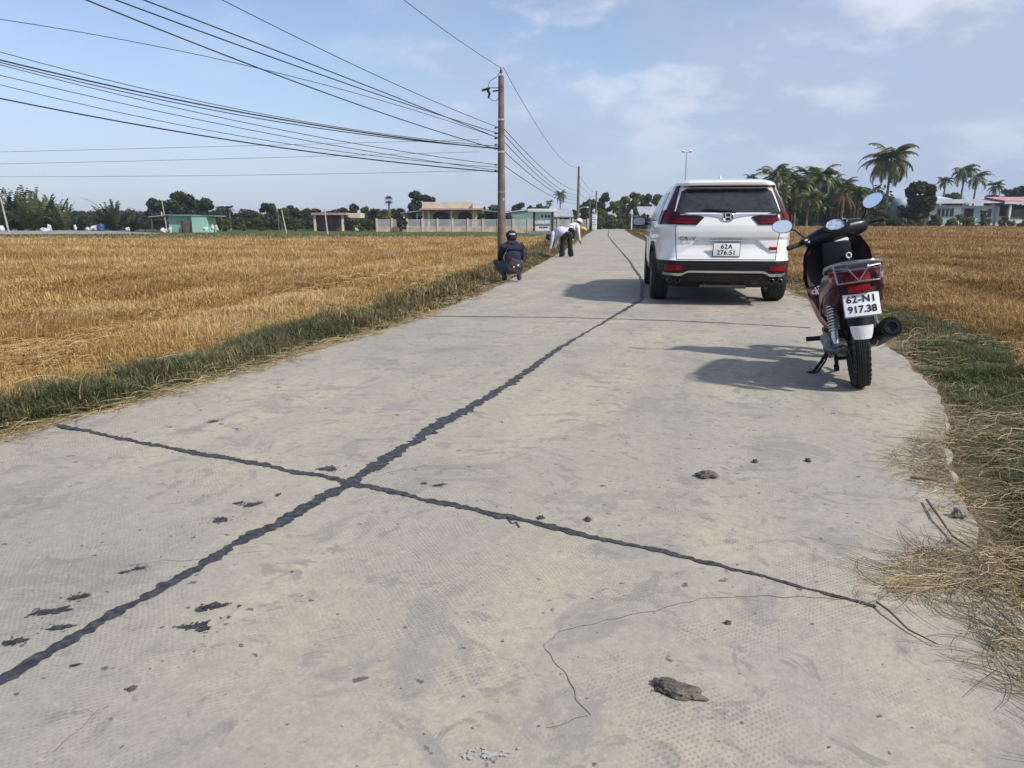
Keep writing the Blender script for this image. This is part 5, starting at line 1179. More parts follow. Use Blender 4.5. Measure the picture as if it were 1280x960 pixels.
# two people bending over further up the lane
def bender(loc, rz, label, top, trousers, bend, legs, knee=0.02, arm=1.0, headdrop=.0, ld=(1.0, 0.0)):
    p_ = empty('person', loc, rz, label, 'person')
    hx = .0; L = legs; cb, sb_ = math.cos(bend), math.sin(bend)   # bend measured from vertical towards +y
    def up(d, x=0.0): return (x, .0+d*sb_, L+.02+d*cb)
    J = {'pelvis': (up(0), (.15, .12)), 'spine': (up(.18), (.15, .12)), 'chest': (up(.36), (.18, .13)), 'neckb': (up(.48), (.09, .08)), 'neck': (up(.54), .058), 'jaw': ((0, up(.60)[1]+.01, up(.60)[2]-headdrop*.5), (.07, .078)), 'head': ((0, up(.67)[1], up(.67)[2]-headdrop), (.08, .09)), 'crownj': ((0, up(.73)[1], up(.73)[2]-headdrop*1.3), (.05, .055))}
    for s_, n_ in ((-1, 'l'), (1, 'r')):
        J[n_+'sh'] = (up(.44, s_*.17), .08); q = up(.44, s_*.20); J[n_+'el'] = ((q[0], q[1]+.04, q[2]-.26*arm), .05); J[n_+'wrist'] = ((q[0]*.9, q[1]+.10, q[2]-.48*arm), .034)
        J[n_+'hip'] = ((s_*.10*ld[0], s_*.10*ld[1], L-.04), .105); J[n_+'knee'] = ((s_*.125*ld[0], knee+.02+s_*.125*ld[1], L*.52), .072); J[n_+'ank'] = ((s_*.15*ld[0], -.02+s_*.15*ld[1], .085), .052); J[n_+'heel'] = ((s_*.15*ld[0], -.06+s_*.15*ld[1], .04), .036); J[n_+'toe'] = ((s_*.16*ld[0], .13+s_*.16*ld[1], .032), .038)
    B = [('pelvis', 'spine', 0), ('spine', 'chest', 0), ('chest', 'neckb', 0), ('neckb', 'neck', 3), ('neck', 'jaw', 3), ('jaw', 'head', 3), ('head', 'crownj', 3)]
    for n_ in 'lr':
        B += [('neckb', n_+'sh', 0), (n_+'sh', n_+'el', 0), (n_+'el', n_+'wrist', 0), ('pelvis', n_+'hip', 1), (n_+'hip', n_+'knee', 1), (n_+'knee', n_+'ank', 1), (n_+'ank', n_+'heel', 2), (n_+'ank', n_+'toe', 2)]
        q = J[n_+'wrist'][0]; hand(J, B, n_, q, (0, .3, -1), (1 if n_ == 'l' else -1, 0, 0), 3)
    skin_body('body', J, B, [top, trousers, CL['dark_shoe'], CL['skin']], p_); return p_, J
pz_ = lambda x, y: float(roadz(y))
a0 = ground(709, 321.5)
pA, JA = bender((a0.x, a0.y, 0), R(62), 'person bending low towards the left verge in pale blue shirt and black trousers', CL['pale_blue_cloth'], CL['black_cloth'], R(96), .80, headdrop=.10, ld=(math.cos(R(62)), -math.sin(R(62))))
h_ = JA['head'][0]; mb = MB(); dome(mb, (h_[0], h_[1]+.01, h_[2]), .10, .108, .112, -.5, 1.57, tilt=R(-75)); mb.build('hair', CL['hair'], pA)
mb = MB(); dome(mb, (0, .22, .83), .21, .22, .17, -1.57, 1.57, tilt=R(10)); mb.build('shirt_back', CL['lavender_cloth'], pA)
b0 = Vector((a0.x-.03, a0.y+.55, 0))
pB, JB = bender(b0, R(-52), 'person in white shirt and pale hat bending to the right, beside the pale blue one', CL['white_cloth'], CL['black_cloth'], R(62), .80, headdrop=.04, ld=(math.cos(R(-52)), -math.sin(R(-52))))
h_ = JB['head'][0]; mb = MB(); mb.lathe([(.001, .14), (.06, .12), (.10, .06), (.11, .0), (.19, -.02), (.19, -.028), (.10, -.01)], (h_[0], h_[1]+.02, h_[2]+.05), (0, .55, 1), 24); mb.build('hat', CL['straw_hat'], pB)
hb = empty('handbag', (b0.x+.17, b0.y-.24, .76), R(-15), 'black shoulder bag hanging at the hip of the person in white', 'bag')
mb = MB(); mb.loft([[Vector((k*.145*math.cos(t), y, k*.20*math.sin(t))) for t in np.linspace(0, 6.283, 20, endpoint=False)] for y, k in ((-.05, .7), (-.04, .95), (0, 1), (.04, .95), (.05, .7))]); mb.build('pouch', CL['black_cloth'], hb)
mb = MB(); mb.tube([(-.08, 0, .16), (-.03, .08, .28), (.05, .1, .26), (.08, 0, .16)], .012, 6); mb.build('strap', CL['black_cloth'], hb)
# ------------------------------------------------------------------ poles and cables
def pole(px, pyb, ptop, Y, r0, label, mat='pole', group=None, lean=0.0, z0=None, name='utility_pole'):
    b = at(px, pyb, Y); zb = (gz(b.x, Y) if z0 is None else z0)-.05; h = at(px, ptop, Y).z-zb
    r = empty(name, (b.x, Y, zb), 0, label, 'pole', group); mb = MB()
    mb.tube([(lean*h*t, 0, h*t) for t in np.linspace(0, 1, 9)], [r0*(1.15-.42*t) for t in np.linspace(0, 1, 9)], 14); mb.build('shaft', M[mat], r); return r, Vector((b.x, Y, zb)), h
PY = 26.3
p1, pb, ph = pole(627, 318, 95, PY, .135, 'tall weathered pole by the left roadside carrying the bundle of cables')
mb = MB(); mb.tube([(0, 0, ph-.02), (0, 0, ph+.12)], .018, 8); mb.lathe([(.001, 0), (.05, .0), (.055, .03), (.03, .05), (.05, .07), (.045, .10), (.02, .12), (.02, .16), (.001, .16)], (0, 0, ph+.10), (0, 0, 1), 16); mb.build('top_insulator', M['engine'], p1)
for (py, s_) in ((160, -1), (167, -1), (173, -1), (181, -1), (186, -1), (206, -1), (213, -1)):
    z = at(627, py, PY).z-pb.z; mb = MB(); mb.tube([(-.08, -.02, z), (-.19, -.03, z)], .016, 6); mb.lathe([(.001, 0), (.035, 0), (.04, .03), (.035, .06), (.001, .06)], (-.2, -.03, z-.03), (0, 0, 1), 12); mb.build('insulator', M['engine'], p1)
for py in (150, 190, 240):
    z = at(627, py, PY).z-pb.z; mb = MB(); mb.lathe([(.128, -.03), (.132, -.03), (.132, .03), (.128, .03)], (0, 0, z), (0, 0, 1), 20); mb.build('strap_band', M['silver'], p1)
z = at(632, 258, PY).z-pb.z; mb = MB(); mb.grid(lambda s, t: (.128*math.cos(lerp(-1.5, -.4, s)), .128*math.sin(lerp(-1.5, -.4, s)), z+lerp(-.28, .28, t)), 6, 2, thick=(.004, -.004, 0)); mb.build('white_patch', M['white_plastic'], p1)
zb1 = at(627, 113, PY).z-pb.z
mb = MB(); mb.tube([(-.05, 0, zb1+.08), (-.42, -.02, zb1+.08)], .014, 6); mb.box((-.52, -.03, zb1+.03), (.30, .09, .07), rot=(0, R(-15), 0), bev=.02); mb.tube([(-.46, -.03, zb1+.02), (-.40, -.03, zb1-.12), (-.44, -.03, zb1-.26)], [.05, .045, .03], 8); mb.tube([(-.05, 0, zb1+.0), (-.30, 0, zb1-.03)], .025, 8); mb.build('switch_fuse', M['gloss_black'], p1)
mb = MB(); mb.tube([(0, 0, ph+.2), (-.14, 0, ph-.02), (-.38, -.01, zb1+.30), (-.46, -.02, zb1+.08)], .011, 6); mb.tube([(-.42, 0, zb1-.22), (-.3, 0, zb1-.34), (-.15, 0, zb1-.33), (-.05, 0, zb1-.16)], .011, 6); mb.build('jumper_wire', M['wire'], p1)
P2Y = 78; p2, pb2, ph2 = pole(722, 289, 208, P2Y, .15, 'second roadside pole standing where the fence meets the lane', 'pole')
P3Y = 120; p3, pb3, ph3 = pole(744.5, 287, 239, P3Y, .16, 'third roadside pole just right of the white gate pillar', 'pole')
mb = MB(); mb.tube([(0, 0, at(0, 262, P2Y).z-pb2.z), (.5, -.1, at(0, 259, P2Y).z-pb2.z), (.9, -.15, at(0, 259, P2Y).z-pb2.z)], .03, 6); mb.lathe([(.001, .05), (.14, .02), (.17, -.05), (.001, -.06)], (.95, -.15, at(0, 259, P2Y).z-pb2.z), (0, 0, 1), 14); mb.build('street_lamp_arm', M['white_plastic'], p2)
pole(736.5, 287, 246, 112, .10, 'slim dark pole close to the white gate pillar', 'pole')
lp, lb, lh = pole(853, 297, 190, 58, .07, 'slender floodlight mast with two lamp heads rising behind the white car', 'silver', name='floodlight_mast')
for s_ in (-1, 1):
    mb = MB(); mb.tube([(0, 0, lh-.05), (s_*.22, 0, lh+.02)], .025, 6); mb.box((s_*.27, -.03, lh+.05), (.20, .22, .12), rot=(R(-25), 0, 0), bev=.02); mb.build('lamp_head', M['white_plastic'], lp)
pole(12, 295, 246, 84, .10, 'pale leaning pole at the far left edge of the picture', 'pole_pale', lean=-.1)
pole(209, 290, 250, 98, .07, 'thin leaning pole standing behind the green shed', 'pole_pale', lean=-.07)
pole(349, 289, 261, 92, .05, 'thin grey upright stake, left of the leaning pale one in the green belt', 'pole')
pole(358, 291, 262, 86, .08, 'pale leaning concrete post in the green belt, middle of three', 'pole_pale', lean=-.14)
pole(409.5, 292, 261, 83, .09, 'pale concrete post in front of the red roofed house', 'pole_pale', lean=-.07)

CAB = 'overhead cables'
def cable(label, A, Bp, pix, rad, group=CAB, ext=1.0):
    """cable hung in the vertical plane through plan points A and Bp; pix = sightings (px, py) that fix its height"""
    A2, B2 = Vector(A[:2]), Vector(Bp[:2]); d = B2-A2; S, Z = [], []
    for (px, py) in pix:
        r = ray(px, py); den = d.x*r.y-d.y*r.x
        t = (A2.y*r.x-A2.x*r.y)/den; pt = A2+d*t; S.append(t); Z.append(H+r.z*(pt.y/r.y))
    co_ = np.polyfit(S, Z, 2 if len(S) > 2 else 1); n = 48; s1 = max(max(S)*1.15, ext)
    pts = [(A2.x+d.x*s, A2.y+d.y*s, float(np.polyval(co_, s))) for s in np.linspace(min(min(S), 0), s1, n)]
    cu = MB(); cu.tube(pts, rad, 6); o = cu.build('cable', M['wire']); o.data.name = 'cable'
    return tag(o, label, 'cable', group)
A = (pb.x-.12, PY); WB = (-46, 9)
bund = [ # seen leaving through the left edge: pole height, middle, left edge
 ((625, 173), (330, 120), (0, 64), .009, 'topmost of the cables leaving through the left edge, thin and faint'),
 ((624, 183), (300, 137), (0, 65), .010, 'upper thick cable in the left bundle, just under the topmost thin one'),
 ((624, 186), (300, 140), (0, 75), .020, 'thickest black cable along the middle of the left bundle'),
 ((623, 185), (300, 144), (0, 78), .013, 'black cable hugging the underside of the thickest one'),
 ((622, 206), (300, 152), (0, 81), .010, 'thin cable crossing down through the left bundle to the lower insulator'),
 ((622, 213), (300, 160), (0, 94), .010, 'grey cable below the crossing one in the left bundle'),
 ((620, 209), (300, 170), (0, 106), .009, 'lone thin cable between the bundle and the lowest twisted one'),
 ((624, 215), (300, 177), (0, 123), .019, 'lowest twisted cable of the left bundle')]
for k, (a, m_, e, r_, lb_) in enumerate(bund):
    if k == 0: m_, e = (330, 87), (0, 24)
    cable(lb_, A, (WB[0]-k*.4, WB[1]+k*.5), (a, m_, e), r_*1.15)
WT = (-13.5, 4)
for k, (a, m_, e, r_, lb_) in enumerate((((624, 187), (390, 110), (108, 0), .014, 'leftmost of the cables leaving through the top edge'), ((624, 167), (420, 100), (145, 0), .013, 'second from the left of the cables leaving through the top edge'), ((624, 173), (440, 100), (180, 0), .013, 'third from the left of the cables leaving through the top edge'), ((625, 160), (440, 80), (278, 0), .009, 'thin cable leaving the top edge right of the close pair'))):
    cable(lb_, A, (WT[0]+k*.7, WT[1]), (a, m_, e), r_)
cable('high wire from the pole top up to the top edge', (pb.x, PY), (-5.5, 6), ((625, 84), (570, 48), (505, 0)), .008)
for k, (a, m_, e, lb_) in enumerate((((470, 178), (240, 184), (0, 190), 'upper of three faint level wires crossing low over the left field'), ((520, 192), (260, 199), (0, 205), 'middle of three faint level wires crossing low over the left field'), ((610, 213), (300, 219), (0, 221), 'lowest of three faint level wires crossing low over the left field'))):
    cable(lb_, (-2.1, 48), (-60, 44), (a, m_, e), .011, 'faint level wires over the left field')
A2 = (pb.x+.12, PY); 
def between(label, py0, py1, sag, rad=.012, px0=629, px1=722):
    a = at(px0, py0, PY); b = at(px1, py1, P2Y); pts = [tuple(a.lerp(b, t)-Vector((0, 0, 4*sag*t*(1-t)))) for t in np.linspace(0, 1, 32)]
    o = MB().tube(pts, rad, 6).build('cable', M['wire']); tag(o, label, 'cable', 'cables between the two roadside poles')
between('wire sagging from the first pole top to the second pole top', 84, 209, .9, .011)
for k, (a, b, s_) in enumerate(((160, 238, .5), (167, 243, .6), (176, 246, .6), (188, 250, .5), (206, 254, .4))):
    between(f'{ORD[k]} cable from the top below the wire between the two poles', a, b, s_, .014)
a = pb2+Vector((0, 0, ph2-.8)); b = pb3+Vector((0, 0, ph3-.3))
for k in range(3):
    dz = -.9*k; o = MB().tube([tuple(a.lerp(b, t)+Vector((0, 0, dz*(1-.4*t)-1.6*t*(1-t)))) for t in np.linspace(0, 1, 20)], .016, 5).build('cable', M['wire'])
    tag(o, ('top', 'middle', 'bottom')[k]+' cable hanging from the second pole to the third', 'cable', 'cables beyond the second pole')
# ------------------------------------------------------------------ buildings, fence and small things
BM = {k: pmat(k, c, r_, 0, 0, v, s, .2, 20) for k, c, r_, v, s in (
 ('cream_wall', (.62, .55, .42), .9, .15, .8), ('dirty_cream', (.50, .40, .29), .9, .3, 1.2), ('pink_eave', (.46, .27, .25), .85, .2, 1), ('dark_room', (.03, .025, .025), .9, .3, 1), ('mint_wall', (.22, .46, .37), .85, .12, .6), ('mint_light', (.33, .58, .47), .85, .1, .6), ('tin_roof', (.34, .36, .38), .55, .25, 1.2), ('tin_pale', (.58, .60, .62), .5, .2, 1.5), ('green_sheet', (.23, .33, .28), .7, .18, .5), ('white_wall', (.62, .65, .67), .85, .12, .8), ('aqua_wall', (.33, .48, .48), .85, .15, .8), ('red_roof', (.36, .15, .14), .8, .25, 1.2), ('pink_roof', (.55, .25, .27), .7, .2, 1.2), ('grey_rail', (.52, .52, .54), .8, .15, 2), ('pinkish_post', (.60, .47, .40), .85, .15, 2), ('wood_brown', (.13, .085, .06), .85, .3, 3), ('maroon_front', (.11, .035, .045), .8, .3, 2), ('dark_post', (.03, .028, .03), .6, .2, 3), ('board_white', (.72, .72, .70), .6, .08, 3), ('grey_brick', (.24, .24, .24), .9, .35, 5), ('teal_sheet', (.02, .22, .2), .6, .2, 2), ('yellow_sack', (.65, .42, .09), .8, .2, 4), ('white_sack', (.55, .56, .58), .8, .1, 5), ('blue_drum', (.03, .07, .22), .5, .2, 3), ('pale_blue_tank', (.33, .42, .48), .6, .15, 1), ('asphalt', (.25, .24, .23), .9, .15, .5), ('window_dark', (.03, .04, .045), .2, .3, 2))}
def bx(parent, name, mat, c, d, rot=None, bev=0.0, label=None):
    o = MB().box(c, d, rot, 0, bev).build(name, BM[mat] if mat in BM else M[mat], parent, smooth=bev > 0)
    if label: o['label'] = label
    return o
def base(px, Y, z=None): 
    p_ = at(px, 281, Y); return Vector((p_.x, Y, gz(p_.x, Y) if z is None else z))
def hz_(py, Y): return at(640, py, Y).z
# villa behind the fence
Y = 114; xl, xr = at(530, 281, Y).x, at(603, 281, Y).x; zb = 0.0; v = empty('villa', ((xl+xr)/2, Y, zb), 0, 'flat roofed villa with cream parapet, pink eave and two arched openings behind the fence', 'house'); W_ = xr-xl; hw = W_/2
ze, zp = hz_(262, Y), hz_(253.5, Y)
bx(v, 'wall', 'dirty_cream', (0, 2.2, ze/2), (W_, 3.6, ze)); bx(v, 'parapet', 'cream_wall', (-.1, 1.2, (ze+zp)/2+.1), (W_*.97, 6, zp-ze-.05)); bx(v, 'eave', 'pink_eave', (-.1, .6, ze+.02), (W_*1.04, 7.0, .22)); bx(v, 'white_corner', 'white_wall', (hw*.86, -2.0, (ze+zp)/2+.02), (W_*.16, .9, zp-ze-.25))
for x0, x1 in ((-.70, -.12), (.14, .66)):
    n = 14; cx = (x0+x1)/2*hw; a = (x1-x0)/2*hw; zs_ = ze-.9
    pts = [(cx-a, .38, .1), (cx+a, .38, .1)]+[(cx+a*math.cos(t), .38, zs_+.75*math.sin(t)) for t in np.linspace(0, math.pi, n)]
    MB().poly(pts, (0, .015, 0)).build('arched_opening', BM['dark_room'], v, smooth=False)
    pts2 = [(cx+a*math.cos(t), .33, zs_+.75*math.sin(t)) for t in np.linspace(0, math.pi, n)]; MB().tube([(cx+a, .33, .1)]+pts2+[(cx-a, .33, .1)], .09, 6).build('arch_trim', BM['pinkish_post'], v)
for x in (-.97, -.78, -.02, .02+.70, .80): bx(v, 'column', 'pinkish_post', (x*hw, -1.9, ze/2), (.28, .28, ze-.05))
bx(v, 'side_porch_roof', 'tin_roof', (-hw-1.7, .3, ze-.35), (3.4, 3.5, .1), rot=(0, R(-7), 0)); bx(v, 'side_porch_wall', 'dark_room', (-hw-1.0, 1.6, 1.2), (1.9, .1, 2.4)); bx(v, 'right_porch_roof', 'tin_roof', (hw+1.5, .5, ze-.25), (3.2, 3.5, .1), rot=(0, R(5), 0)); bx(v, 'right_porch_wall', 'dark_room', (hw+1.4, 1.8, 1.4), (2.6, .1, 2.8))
for x in (-hw-2.9, -hw-.9, hw+2.9): bx(v, 'porch_post', 'white_wall', (x, -1.0, (ze-.6)/2), (.16, .16, ze-.6))
# fence with masonry base, posts and railings
fa, fb = Vector((at(471, 281, 100).x, 100.0)), Vector((at(735, 281, 101).x, 101.0)); fl = (fb-fa).length; fd = (fb-fa).normalized(); fan = math.atan2(fd.y, fd.x)
fe_ = empty('fence', (fa.x, fa.y, 0), fan, 'long cream boundary fence with pale railings and posts across the end of the field', 'fence')
npost = 15; zt, zw = hz_(274, 100), hz_(284, 100)
for k in range(npost):
    x = fl*k/(npost-1); z0 = gz(fa.x+fd.x*x, 100)-.05
    bx(fe_, 'post', 'pinkish_post', (x, 0, (z0+zt)/2+.05), (.24, .24, zt-z0+.1))
    if k < npost-1:
        x1 = fl*(k+1)/(npost-1); bx(fe_, 'base_wall', 'dirty_cream', ((x+x1)/2, .02, (z0+zw)/2), (x1-x-.24, .14, zw-z0))
        mb = MB(); L_ = x1-x-.24
        for q in range(13): mb.box((x+.12+L_*(q+.5)/13, .02, (zw+zt)/2-.05), (.07, .05, zt-zw-.16))
        mb.box(((x+x1)/2, .02, zt-.09), (L_, .08, .10)); mb.box(((x+x1)/2, .02, zw+.06), (L_, .08, .08)); mb.build('railing', BM['grey_rail'], fe_, smooth=False)
# inner second railing line is the villa garden: small red roofed house further left
Y = 112; b = base(420, Y); s = empty('small_house', b, 0, 'small house with a reddish flat eave and maroon front left of the fence', 'house'); zt = hz_(268.5, Y)-b.z
bx(s, 'wall', 'maroon_front', (-.9, 1.5, zt/2), (4.3, 3, zt)); bx(s, 'side_wall', 'cream_wall', (2.3, 1.5, zt/2+.1), (1.6, 2.4, zt)); bx(s, 'roof_slab', 'pink_eave', (-.6, .2, zt+.12), (5.2, 4.2, .32)); bx(s, 'roof_side', 'cream_wall', (2.9, 1.2, zt-.1), (1.9, 3, .7))
for x in (-2.0, -.7, .4): bx(s, 'window', 'window_dark', (x, -.03, zt*.5), (.6, .06, zt*.45))
for x in (-2.8, 1.35): bx(s, 'column', 'cream_wall', (x, -1.4, zt/2), (.3, .3, zt))
# green shed beside the main road
Y = 92; b = base(242, Y); s = empty('green_shed', b, 0, 'pale mint green shed with lean-to canopy beside the main road at left', 'shed'); k_ = Y/900*1.0
X = lambda px: at(px, 281, Y).x-b.x
zt = hz_(268.5, Y)-b.z
bx(s, 'wall', 'mint_wall', ((X(211)+X(242))/2, 1.2, zt/2), (X(242)-X(211), 2.4, zt)); bx(s, 'front_wall', 'mint_light', ((X(242)+X(261))/2, .9, zt/2-.08), (X(261)-X(242)-.02, 2.8, zt-.15))
mb = MB(); mb.poly([(X(189), -.6, zt-.22), (X(212), -.6, zt+.02), (X(272), -.6, zt-.10), (X(272), -.6, zt-.18), (X(212), -.6, zt-.06), (X(189), -.6, zt-.32)], (0, 3.6, 0)); mb.build('roof', BM['tin_roof'], s, smooth=False)
bx(s, 'door', 'wood_brown', (X(235), -.52, .72), (.75, .06, 1.45), rot=(0, R(6), 0)); bx(s, 'door', 'wood_brown', (X(229), -.06, .7), (.4, .06, 1.4))
for px in (192, 190, 269): bx(s, 'post', 'wood_brown', (X(px), -.4 if px != 190 else 2.2, (zt-.3)/2), (.12, .12, zt-.3))
bx(s, 'side_rail', 'wood_brown', ((X(192)+X(211))/2, -.4, zt*.72), (X(211)-X(192), .07, .07)); 
# main road at far left, with things standing along it
mr_ = np.linspace(-160, -36, 60); V_ = []; 
for x in mr_:
    yc = 86+(-24-x)*.02; z_ = float(zg(x, yc-2.2))+.32-.42*float(ss((x+52)/16))
    V_ += [(x, yc-3.4, z_-.5), (x, yc-2.6, z_), (x, yc+3.2, z_+.01), (x, yc+3.3, z_-.3)]
Fm = [(4*i+j, 4*i+4+j, 4*i+5+j, 4*i+1+j) for i in range(59) for j in range(3)]
tag(np_mesh('main_road', V_, [np.array(Fm)], BM['asphalt']), 'grey main road running along the far left side of the field', 'road', kind='structure')
def sack(px, Y, py, w_, h_, label, mat='white_sack', cat='sack', seed=0, name='sack'):
    b = at(px, py, Y); z = gz(b.x, Y)+(.32 if b.x < -24 and Y < 90.3 else 0); bm = bmesh.new(); bmesh.ops.create_icosphere(bm, subdivisions=3, radius=.5)
    for v in bm.verts:
        n_ = noise.noise(v.co*2.2+Vector((seed*3.1, 0, 0)))*.55+noise.noise(v.co*6+Vector((seed*1.1, 0, 5)))*.2; v.co *= 1+n_; v.co.z = max(v.co.z, -.3)
    mb = MB(); bm.verts.index_update(); zmin = min(v.co.z for v in bm.verts); zmax = max(v.co.z for v in bm.verts)
    k8 = .82; mb.add([(v.co.x*w_*k8, v.co.y*w_*.8*k8, (v.co.z-zmin)/(zmax-zmin)*h_*k8) for v in bm.verts], [[v.index for v in f.verts] for f in bm.faces]); bm.free()
    r = mb.build(name, BM[mat]); r.location = (b.x, Y, z); return tag(r, label, cat, 'white bundles along the main road' if mat == 'white_sack' else None)
sack(2, 86, 292, 1.1, .75, 'white bundle at the very left edge beside the main road', seed=1)
sack(57, 85, 293, 1.1, .5, 'low flat white bundle by the main road, left of its taller twin', seed=2)
sack(63, 85.2, 293, .55, .95, 'taller white bundle right against the low flat one by the main road', seed=3)
sack(95, 90, 292, .42, .8, 'narrow cream bundle between the two palm clumps', seed=4)
sack(110, 88, 292, .5, .5, 'small white bundle left of the pair by the blue drum', seed=5)
sack(116, 88.3, 292, .6, .7, 'left one of the white pair beside the blue drum', seed=6)
sack(120, 88, 292, .6, .75, 'right one of the white pair beside the blue drum', seed=7)
sack(160, 88, 291, .6, .5, 'low white bundle alone between palm and green shed', seed=8)
b = base(125.5, 88); dr_ = MB().lathe([(.001, 0), (.36, 0), (.37, .04), (.36, .3), (.38, .33), (.36, .36), (.36, .64), (.38, .67), (.36, .70), (.36, .96), (.34, .98), (.33, .95), (.001, .95)], (0, 0, 0), (0, 0, 1), 24).build('drum', BM['blue_drum']); dr_.location = (b.x, 88, b.z+.1); tag(dr_, 'dark blue drum standing beside the white pair', 'drum')
sack(205, 90.4, 291, .9, .75, 'biggest white bundle under the shed canopy', seed=9); sack(213, 90.4, 291, .5, 1.0, 'tall white bundle leaning at the left corner of the green shed', seed=10)
sack(258, 89.5, 291, .8, .5, 'white bundle at the right front corner of the green shed', seed=11); sack(266, 90, 291, .5, .85, 'left of the two upright white bundles under the right eave', seed=12); sack(271, 90, 291, .45, .8, 'right of the two upright white bundles under the right eave', seed=13)
# roofed notice board in front of the fence
Y = 94; b = base(676, Y, gz(at(676, 281, Y).x, Y)); nb = empty('notice_board', b, 0, 'roofed white notice board on two dark posts at the field corner', 'notice board'); X = lambda px: at(px, 281, Y).x-b.x; Z = lambda py: hz_(py, Y)-b.z
bx(nb, 'plinth', 'grey_brick', (0, 0, Z(289)/2), (X(692)-X(661), .7, max(.12, Z(289)))); 
for px in (667.5, 690.5): bx(nb, 'post', 'dark_post', (X(px), 0, (Z(265)+Z(289))/2), (.28, .28, Z(265)-Z(289)))
bx(nb, 'roof', 'board_white', (X(677.5), -.05, Z(263)), (X(695.5)-X(659.5), 1.1, .34), rot=(R(4), 0, 0), bev=.03); fr_ = bx(nb, 'board_panel', 'board_white', (0+X(679), .05, (Z(266)+Z(280))/2), (X(689)-X(669), .06, Z(266)-Z(280)-.06))
bx(fr_, 'display_pane', 'tin_pale', (X(674.6), .0, (Z(268)+Z(279.5))/2), (X(678)-X(671), .05, Z(268)-Z(279.5))); bx(fr_, 'display_pane', 'tin_pale', (X(684.2), .0, (Z(273)+Z(279.5))/2), (X(687.5)-X(680.8), .05, Z(273)-Z(279.5)))
for px in (677.7, 682.3, 686): bx(fr_, 'poster', 'dark_post', (X(px), -.005, Z(270.5)), (.26, .05, .32))
lo_ = bx(nb, 'lower_panel', 'board_white', (X(679), .04, (Z(281.2)+Z(288.2))/2), (X(689)-X(669), .08, Z(281.2)-Z(288.2)))
mb = MB()
for k, px in enumerate((674.5, 676.2, 677.6, 679.6, 681, 682.6, 684)): mb.box((X(px), -.005, Z(284.3)), (.10+.03*(k % 2), .02, .22))
mb.build('painted_lettering', BM['dark_post'], lo_, smooth=False); bx(nb, 'shelf', 'dark_post', (X(679), .0, Z(280.6)), (X(689)-X(669)+.05, .2, .07))
# green sheet warehouse and grey hut behind the fence
Y = 140; b = base(662, Y, .0); wh = empty('warehouse', b, 0, 'pale green sheet metal warehouse behind the fence by the tall pole', 'warehouse'); X = lambda px: at(px, 281, Y).x-b.x; Z = lambda py: hz_(py, Y)-b.z
MB().poly([(X(631), 0, 0), (X(690), 0, 0), (X(690), 0, Z(262)), (X(664), 0, Z(262)), (X(631), 0, Z(266))], (0, 9, 0)).build('wall', BM['green_sheet'], wh, smooth=False)
MB().poly([(X(629), -.3, Z(266.4)), (X(664), -.3, Z(262.2)), (X(692), -.3, Z(262.2)), (X(692), -.3, Z(261)), (X(664), -.3, Z(261)), (X(629), -.3, Z(265.4))], (0, 9.6, 0)).build('roof', BM['tin_pale'], wh, smooth=False)
bx(wh, 'window', 'window_dark', (X(636), -.04, (Z(268)+Z(274))/2), (X(639)-X(633.5), .1, Z(268)-Z(274)))
Y = 130; b = base(703, Y, .1); gh = empty('hut', b, 0, 'low grey tin roofed hut behind the fence left of the second pole', 'hut'); X = lambda px: at(px, 281, Y).x-b.x; Z = lambda py: hz_(py, Y)-b.z
bx(gh, 'wall', 'grey_rail', (0, 1.5, Z(269)/2), (X(714)-X(693), 3, Z(269))); bx(gh, 'roof', 'tin_roof', (X(703.5), .6, Z(266)), (X(716)-X(691), 4.4, .15), rot=(R(20), 0, 0))
for px in (699, 708): bx(gh, 'window', 'window_dark', (X(px), -.04, Z(272.5)), (.9, .08, .6))
# white gate pillar, straw heap, bits at the bend
Y = 108; b = base(743, Y); gp = empty('gate_pillar', b, 0, 'white signboard pillar at the end of the fence with dark rows of marks', 'pillar'); X = lambda px: at(px, 281, Y).x-b.x; Z = lambda py: hz_(py, Y)-b.z
bx(gp, 'shaft', 'board_white', (0, 0, Z(268)/2), (.72, .2, Z(268)), bev=.02)
mb = MB()
for k in range(4):
    for q in range(3+k % 2): mb.box((-.2+.14*q, -.105, Z(271.5+3*k)), (.09, .012, .12))
mb.build('painted_lettering', BM['blue_drum'], gp, smooth=False); bx(gp, 'cap', 'board_white', (0, 0, Z(267.6)), (.84, .3, .09))
sack(729, 88, 289, 1.0, .78, 'yellow heap under a sheet beside the second pole', 'yellow_sack', 'heap', 30, 'covered_heap')
Y = 132; b = base(812, Y, roadz(110)); hu = empty('hut', b, 0, 'grey roofed hut with teal sheet wall left of the car mirror', 'hut'); X = lambda px: at(px, 281, Y).x-b.x; Z = lambda py: hz_(py, Y)-b.z
bx(hu, 'wall', 'wood_brown', (X(815), 2, Z(271)/2), (X(826)-X(803), 3, Z(271))); bx(hu, 'roof', 'tin_roof', (X(814), .8, Z(265.5)), (X(829)-X(798), 5, .16), rot=(R(24), 0, 0)); bx(hu, 'sheet', 'teal_sheet', (X(797.5), -.1, (Z(269)+Z(281))/2), (X(802.5)-X(793), .12, Z(269)-Z(281)))
Y = 96; b = base(789.5, Y); po = empty('marker_post', b, 0, 'thin white marker post with a red top on the far right roadside', 'post'); bx(po, 'shaft', 'board_white', (0, 0, .85), (.14, .14, 1.7)); bx(po, 'band', 'pink_roof', (0, 0, 1.85), (.18, .18, .35))
Y = 134; b = base(768, Y, .35); gb = empty('shrine', b, 0, 'tiny cream gabled shrine between trees at the far bend', 'shrine'); X = lambda px: at(px, 281, Y).x-b.x; Z = lambda py: hz_(py, Y)-b.z
